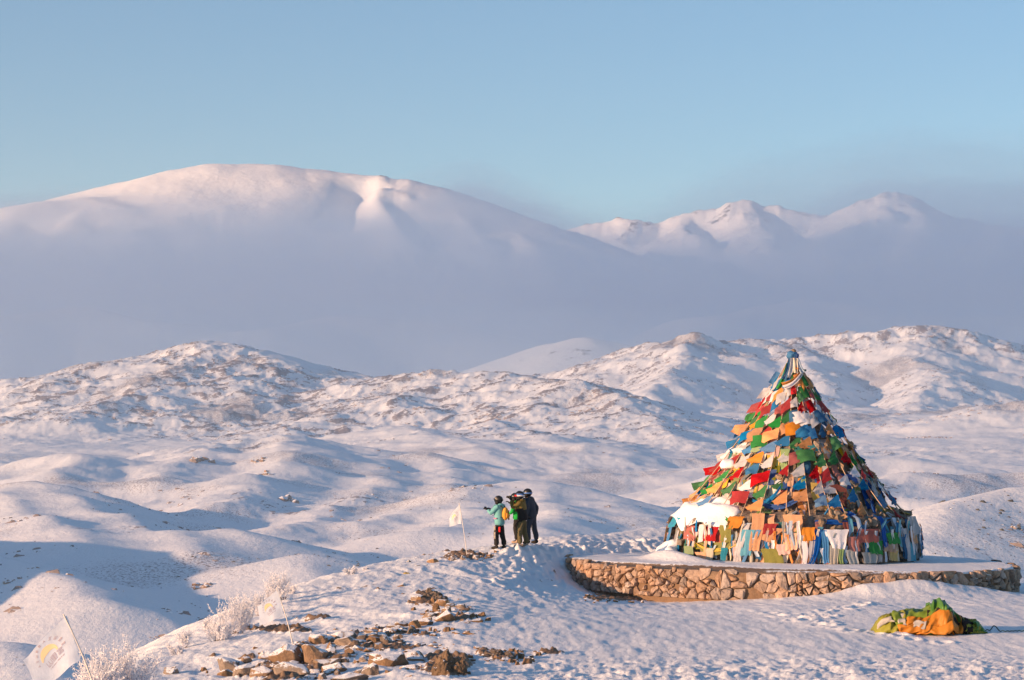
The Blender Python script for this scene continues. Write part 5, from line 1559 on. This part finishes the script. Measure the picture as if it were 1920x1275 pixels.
# outcrops one can pick out on the hills
def outcrop(u, v, y, wpx, label, n, seed):
    x = (u - UC) / FPX * y
    # nearest place where the hills show at that pixel
    ys_ = np.linspace(y * .75, y * 1.3, 200); xs_ = (u - UC) / FPX * ys_
    dz_ = (VH - v) / FPX * ys_ - hill_z(xs_, ys_)
    k = int(np.argmin(np.abs(dz_))); y = float(ys_[k]); x = float(xs_[k])
    z = float(hill_z(np.array([x]), np.array([y]))[0])
    w = wpx / FPX * y
    root = empty("rock_outcrop", (x, y, z)); tag(root, label, "outcrop", "rock outcrops on the snowy hills")
    r = random.Random(seed)
    for i in range(n):
        o = link("rock", ROCKS[r.randrange(len(ROCKS))], root)
        dx, dy = r.gauss(0, .28) * w, r.gauss(0, .25) * w
        s = w * r.uniform(.09, .22)
        o.location = (dx, dy, float(hill_z(np.array([x + dx]), np.array([y + dy]))[0]) - z + s * .1)
        o.scale = (s * 1.4, s, s * .7); o.rotation_euler = (0, 0, r.uniform(0, 6))
for a in [(385,1098,760,44,"small pale rock outcrop alone in the blue shadowed valley",8,1),(1830,965,660,60,"cluster of snow dusted rocks on the near slope at the right edge beyond the cairn",12,2),(372,863,1600,50,"brown ledge of rock on the upper left foothill",9,3),(488,866,1600,28,"short brown rock ledge right of the longer one on the foothill",6,4),
          (408,905,1400,34,"flat brown rock band halfway down the foothill",7,5),(540,938,1250,50,"broken row of brown rocks in the middle of the hillside",9,6),(1905,992,620,36,"rocks at the right border below the snow dusted cluster",7,7),(495,890,1450,46,"long low rock band on the foothill below the short ledge",8,8),(65,1065,740,20,"small brown rock pile on the lit spur at lower left",6,9),(15,1090,720,34,"dark brown rocks at the left border on the lit spur",7,10)]:
    outcrop(*a)
# ------------------------------------------------------------------ frosted shrubs on the edge
m_frost, nt, b = new_mat("hoar_frost")
b.inputs["Base Color"].default_value = (0.76, 0.74, 0.77, 1); b.inputs["Roughness"].default_value = 0.7
m_twig, nt, b = new_mat("bare_twig"); b.inputs["Base Color"].default_value = (0.16, 0.10, 0.07, 1); b.inputs["Roughness"].default_value = 0.9
def shrub(u, v, y, hpx, wpx, label, seed, nst=14):
    if v > 1275: x = (u - UC) / FPX * y; zg = gz(x, y)
    else: x, y, zg = on_ground(u, v)
    H_ = (.80 if v > 1300 else .95) * hpx / FPX * y; W_ = wpx / FPX * y / 2
    root = empty("frosted_shrub", (x, y, zg - .03)); tag(root, label, "shrub", "frost covered shrubs on the edge of the summit")
    r = random.Random(seed); vs, fs = [], []; wv, wf = [], []
    def seg(a, c, r0, r1, V_, F_, n=4):
        pv, pf = tube_data([a, c], [r0, r1], n); k = len(V_)
        V_ += pv; F_ += [tuple(i + k for i in f) for f in pf[:n]]
    def grow(p, d, ln, rad, depth):
        steps = 3
        for s in range(steps):
            q = p + d * (ln / steps)
            seg(p, q, rad * (1 - .22 * s), rad * (1 - .22 * (s + 1)), vs, fs)
            # frost needles
            for _ in range(3):
                nd = (d * .6 + Vector((r.gauss(0, 1), r.gauss(0, 1), r.gauss(0, .8)))).normalized()
                a = p.lerp(q, r.random()); sd = nd.cross(Vector((0, 1, .2))).normalized() * .005
                k = len(vs); vs.extend([a - sd, a + sd, a + nd * r.uniform(.025, .06)]); fs.append((k, k + 1, k + 2))
            if depth < 2:
                for _ in range(2 if depth == 0 else 1):
                    nd = (d + Vector((r.gauss(0, .5), r.gauss(0, .5), r.gauss(.15, .3)))).normalized()
                    grow(q, nd, ln * r.uniform(.35, .6), rad * .7, depth + 1)
            p = q; d = (d + Vector((r.gauss(0, .12), r.gauss(0, .12), .08))).normalized()
    for k in range(int(nst * 1.7)):
        a = r.uniform(0, 6.28); q = r.random() ** .6
        p = Vector((q * W_ * .5 * math.cos(a), q * W_ * .5 * math.sin(a), 0))
        d = Vector((math.cos(a) * q * .7 * W_ / max(H_, .01) * 1.2, math.sin(a) * q * .7 * W_ / max(H_, .01), 1)).normalized()
        grow(p, d, H_ * r.uniform(.6, 1.0) * .85, .0085, 0)
        seg(p - Vector((0, 0, .05)), p + d * H_ * .25, .012, .008, wv, wf)
    link("branches", mesh_from_py("branches", vs, fs), root, m_frost)
    link("stem", mesh_from_py("stem", wv, wf), root, m_twig)
for i, a in enumerate([
 (180,1380,33.0,158,74,"frosted shrub directly behind the near flag's pole",26),
 (236,1380,33.6,160,90,"bushiest frosted shrub right of the near flag",30),
 (412,1206,47.6,46,60,"low dense frosted shrub at the lower end of the slope's shrub row",14),
 (440,1196,49.0,66,52,"tall frosted shrub in the middle of the shrub row",14),
 (462,1180,50.5,52,46,"frosted shrub half hidden by the middle flag's lower left corner",12),
 (484,1160,52.6,44,36,"frosted shrub just behind the middle flag's fly",10),
 (504,1136,55.0,46,18,"thin upright frosted shrub rising over the middle flag's top edge",6),
 (528,1128,56.0,48,34,"frosted shrub with forked tips right behind the middle flag pole",9),
 (546,1116,57.0,18,22,"tuft of frosted twigs right of the forked shrub",5),
 (332,1234,44.6,24,24,"small frosted shrub on the lower rim of the slope",6),
 (347,1216,45.6,30,20,"small upright frosted shrub above the dark rounded rock",6),
 (390,1188,48.4,26,22,"small frosted shrub at the left of the shrub row",6),
 (288,1256,42.6,14,14,"tiny frosted tuft farthest down the rim",4),
 (657,1080,63.4,18,22,"frosted tuft alone on the upper rim",6),
 (686,1073,65.0,10,10,"tiny frosted tuft higher on the rim",4)]):
    u, v, y, h, w, lab, n = a
    shrub(u, v, y, h, w, lab, 40 + i, n)

# ------------------------------------------------------------------ heap of cloths in the snow
hx_, hy_, hz_ = on_ground(1745, 1188)
heap = empty("cloth_heap", (hx_, hy_ + .35, hz_)); tag(heap, "crumpled heap of green and orange cloths lying in the snow before the platform", "cloth heap")
K_ = hy_ / FPX
HPX = np.array([-106,-100,-92,-80,-60,-35,-10,8,20,34,44,50,58,70,80,92,98,104]); HPY = np.array([4,14,26,32,35,38,42,48,56,52,33,26,30,24,19,20,15,3])
def sheet(name, xa, xb, fa, fb, mat, dz, seed, amp=1.0, nx=46, ny=34, ang=0.0, hs=1.0):
    """crumpled cloth thrown over the heap, from the front foot (fa = 0) over the top to the back foot (fb = 1)"""
    U_, F_ = np.meshgrid(np.linspace(xa, xb, nx) * K_, np.linspace(fa, fb, ny) * math.pi)
    L_ = F_ * .42
    U_ = U_ + .10 * fbm(U_ / .34, L_ / .34, 2, 500 + seed); F_ = F_ + .22 * fbm(U_ / .30 + 7, L_ / .30, 2, 520 + seed)
    F_ = np.clip(F_, 0, math.pi); L_ = F_ * .42
    c_, s_ = math.cos(ang), math.sin(ang)
    A_, B_ = U_ * c_ + L_ * s_, -U_ * s_ + L_ * c_
    cr = .075 * (.6 - np.abs(perlin(A_ / .62, B_ / .24, 540 + seed)) * 1.9) + .040 * (.5 - np.abs(perlin(A_ / .30 + 3, B_ / .13, 560 + seed)) * 1.9) + .05 * perlin(A_ / .35, B_ / .35, 590 + seed)
    h_ = hs * np.interp(U_ / K_, HPX, HPY) * K_
    dep = .30 + .75 * h_
    cr = amp * cr * np.clip(h_ / .25, .3, 1) + dz
    sn, cs = np.sin(F_), np.cos(F_)
    Y_ = -cs * (dep + cr); Z_ = h_ * sn ** .75 + cr * np.maximum(sn, .15)
    ex_ = np.minimum(np.arange(nx), nx - 1 - np.arange(nx))[None, :]; ey_ = np.minimum(np.arange(ny), ny - 1 - np.arange(ny))[:, None]
    e_ = (np.minimum(ex_, ey_) == 0) * .06
    me = np_mesh(name, np.stack([U_, Y_ + e_ * cs, np.maximum(Z_ - e_ * sn, -.03)], -1).reshape(-1, 3), grid_faces(ny, nx), True)
    return link(name, me, heap, mat)
hm = {"og": plain_mat("heap_olive_green", (0.26, 0.25, 0.03), .6, .3, .3, 6), "g": plain_mat("heap_green", (0.16, 0.23, 0.025), .5, .35, .3, 6), "dg": plain_mat("heap_leaf_green", (0.075, 0.19, 0.025), .45, .4, .3, 6), "o": plain_mat("heap_orange", (0.47, 0.175, 0.018), .55, .3, .3, 6), "w": plain_mat("heap_white", (0.42, 0.39, 0.35), .8, .2, .3, 6), "k": plain_mat("heap_dark", (0.022, 0.014, 0.012))}
sheet("green_cloth", -108, -42, 0, .95, hm["og"], .0, 1, ang=1.1)
sheet("green_cloth", -70, 16, 0, .95, hm["g"], .03, 2, 1.1, ang=.5)
sheet("green_cloth", 0, 54, .22, .95, hm["dg"], .06, 3, 1.6, ang=1.4)
sheet("green_cloth", 64, 105, 0, .95, hm["og"], .0, 4, ang=.8)
sheet("green_cloth", 84, 106, .05, .8, hm["dg"], .03, 5, nx=20, ang=1.4)
sheet("dark_cloth", 40, 80, 0, .95, hm["k"], .01, 6, ang=1.0)
sheet("dark_cloth", -10, 42, .2, .33, hm["k"], .07, 7, .7, ny=14, ang=.3)
sheet("orange_cloth", -46, 40, 0, .235, hm["o"], .08, 8, 1.2, ang=.8)
sheet("orange_cloth", -64, 52, 0, .11, hm["o"], .13, 9, 1.0, ny=14, ang=.2)
sheet("orange_cloth", 40, 56, 0, .36, hm["o"], .05, 10, nx=20, ang=1.3)
sheet("white_cloth", -100, -70, .18, .32, hm["w"], .045, 11, .8, nx=20, ny=12)
sheet("white_cloth", -62, -48, .08, .34, hm["w"], .065, 12, .8, nx=16, ny=16)
sheet("white_cloth", -36, -16, .05, .14, hm["w"], .16, 13, .6, nx=18, ny=10)
rp = random.Random(2); pts = []
for k in range(40):
    t = k / 39; pu = 1845 + 85 * t
    xx, yy2 = (pu - UC) / FPX * hy_, hy_ + .3 + .12 * math.sin(9 * t)
    pts.append((xx - hx_, yy2 - hy_ - .35, gz(xx, yy2) - hz_ + .05 + .03 * abs(math.sin(31 * t)) + (.12 * math.exp(-((t - .3) / .05) ** 2))))
m_cord, nt, b = new_mat("dark_cord"); b.inputs["Base Color"].default_value = (0.02, 0.05, 0.045, 1)
tube("cord", pts, .013, heap, m_cord, 5)
# yellow scrap on the slope
x, y, z = on_ground(762, 1078)
o = blob("yellow_scrap", (x, y, z + .02), (.12, .1, .06), None, CM["yellow"], 3, .3, 2, -.5, 3, .5, 3); tag(o, "small yellow scrap of cloth lying on the upper snow slope", "scrap")
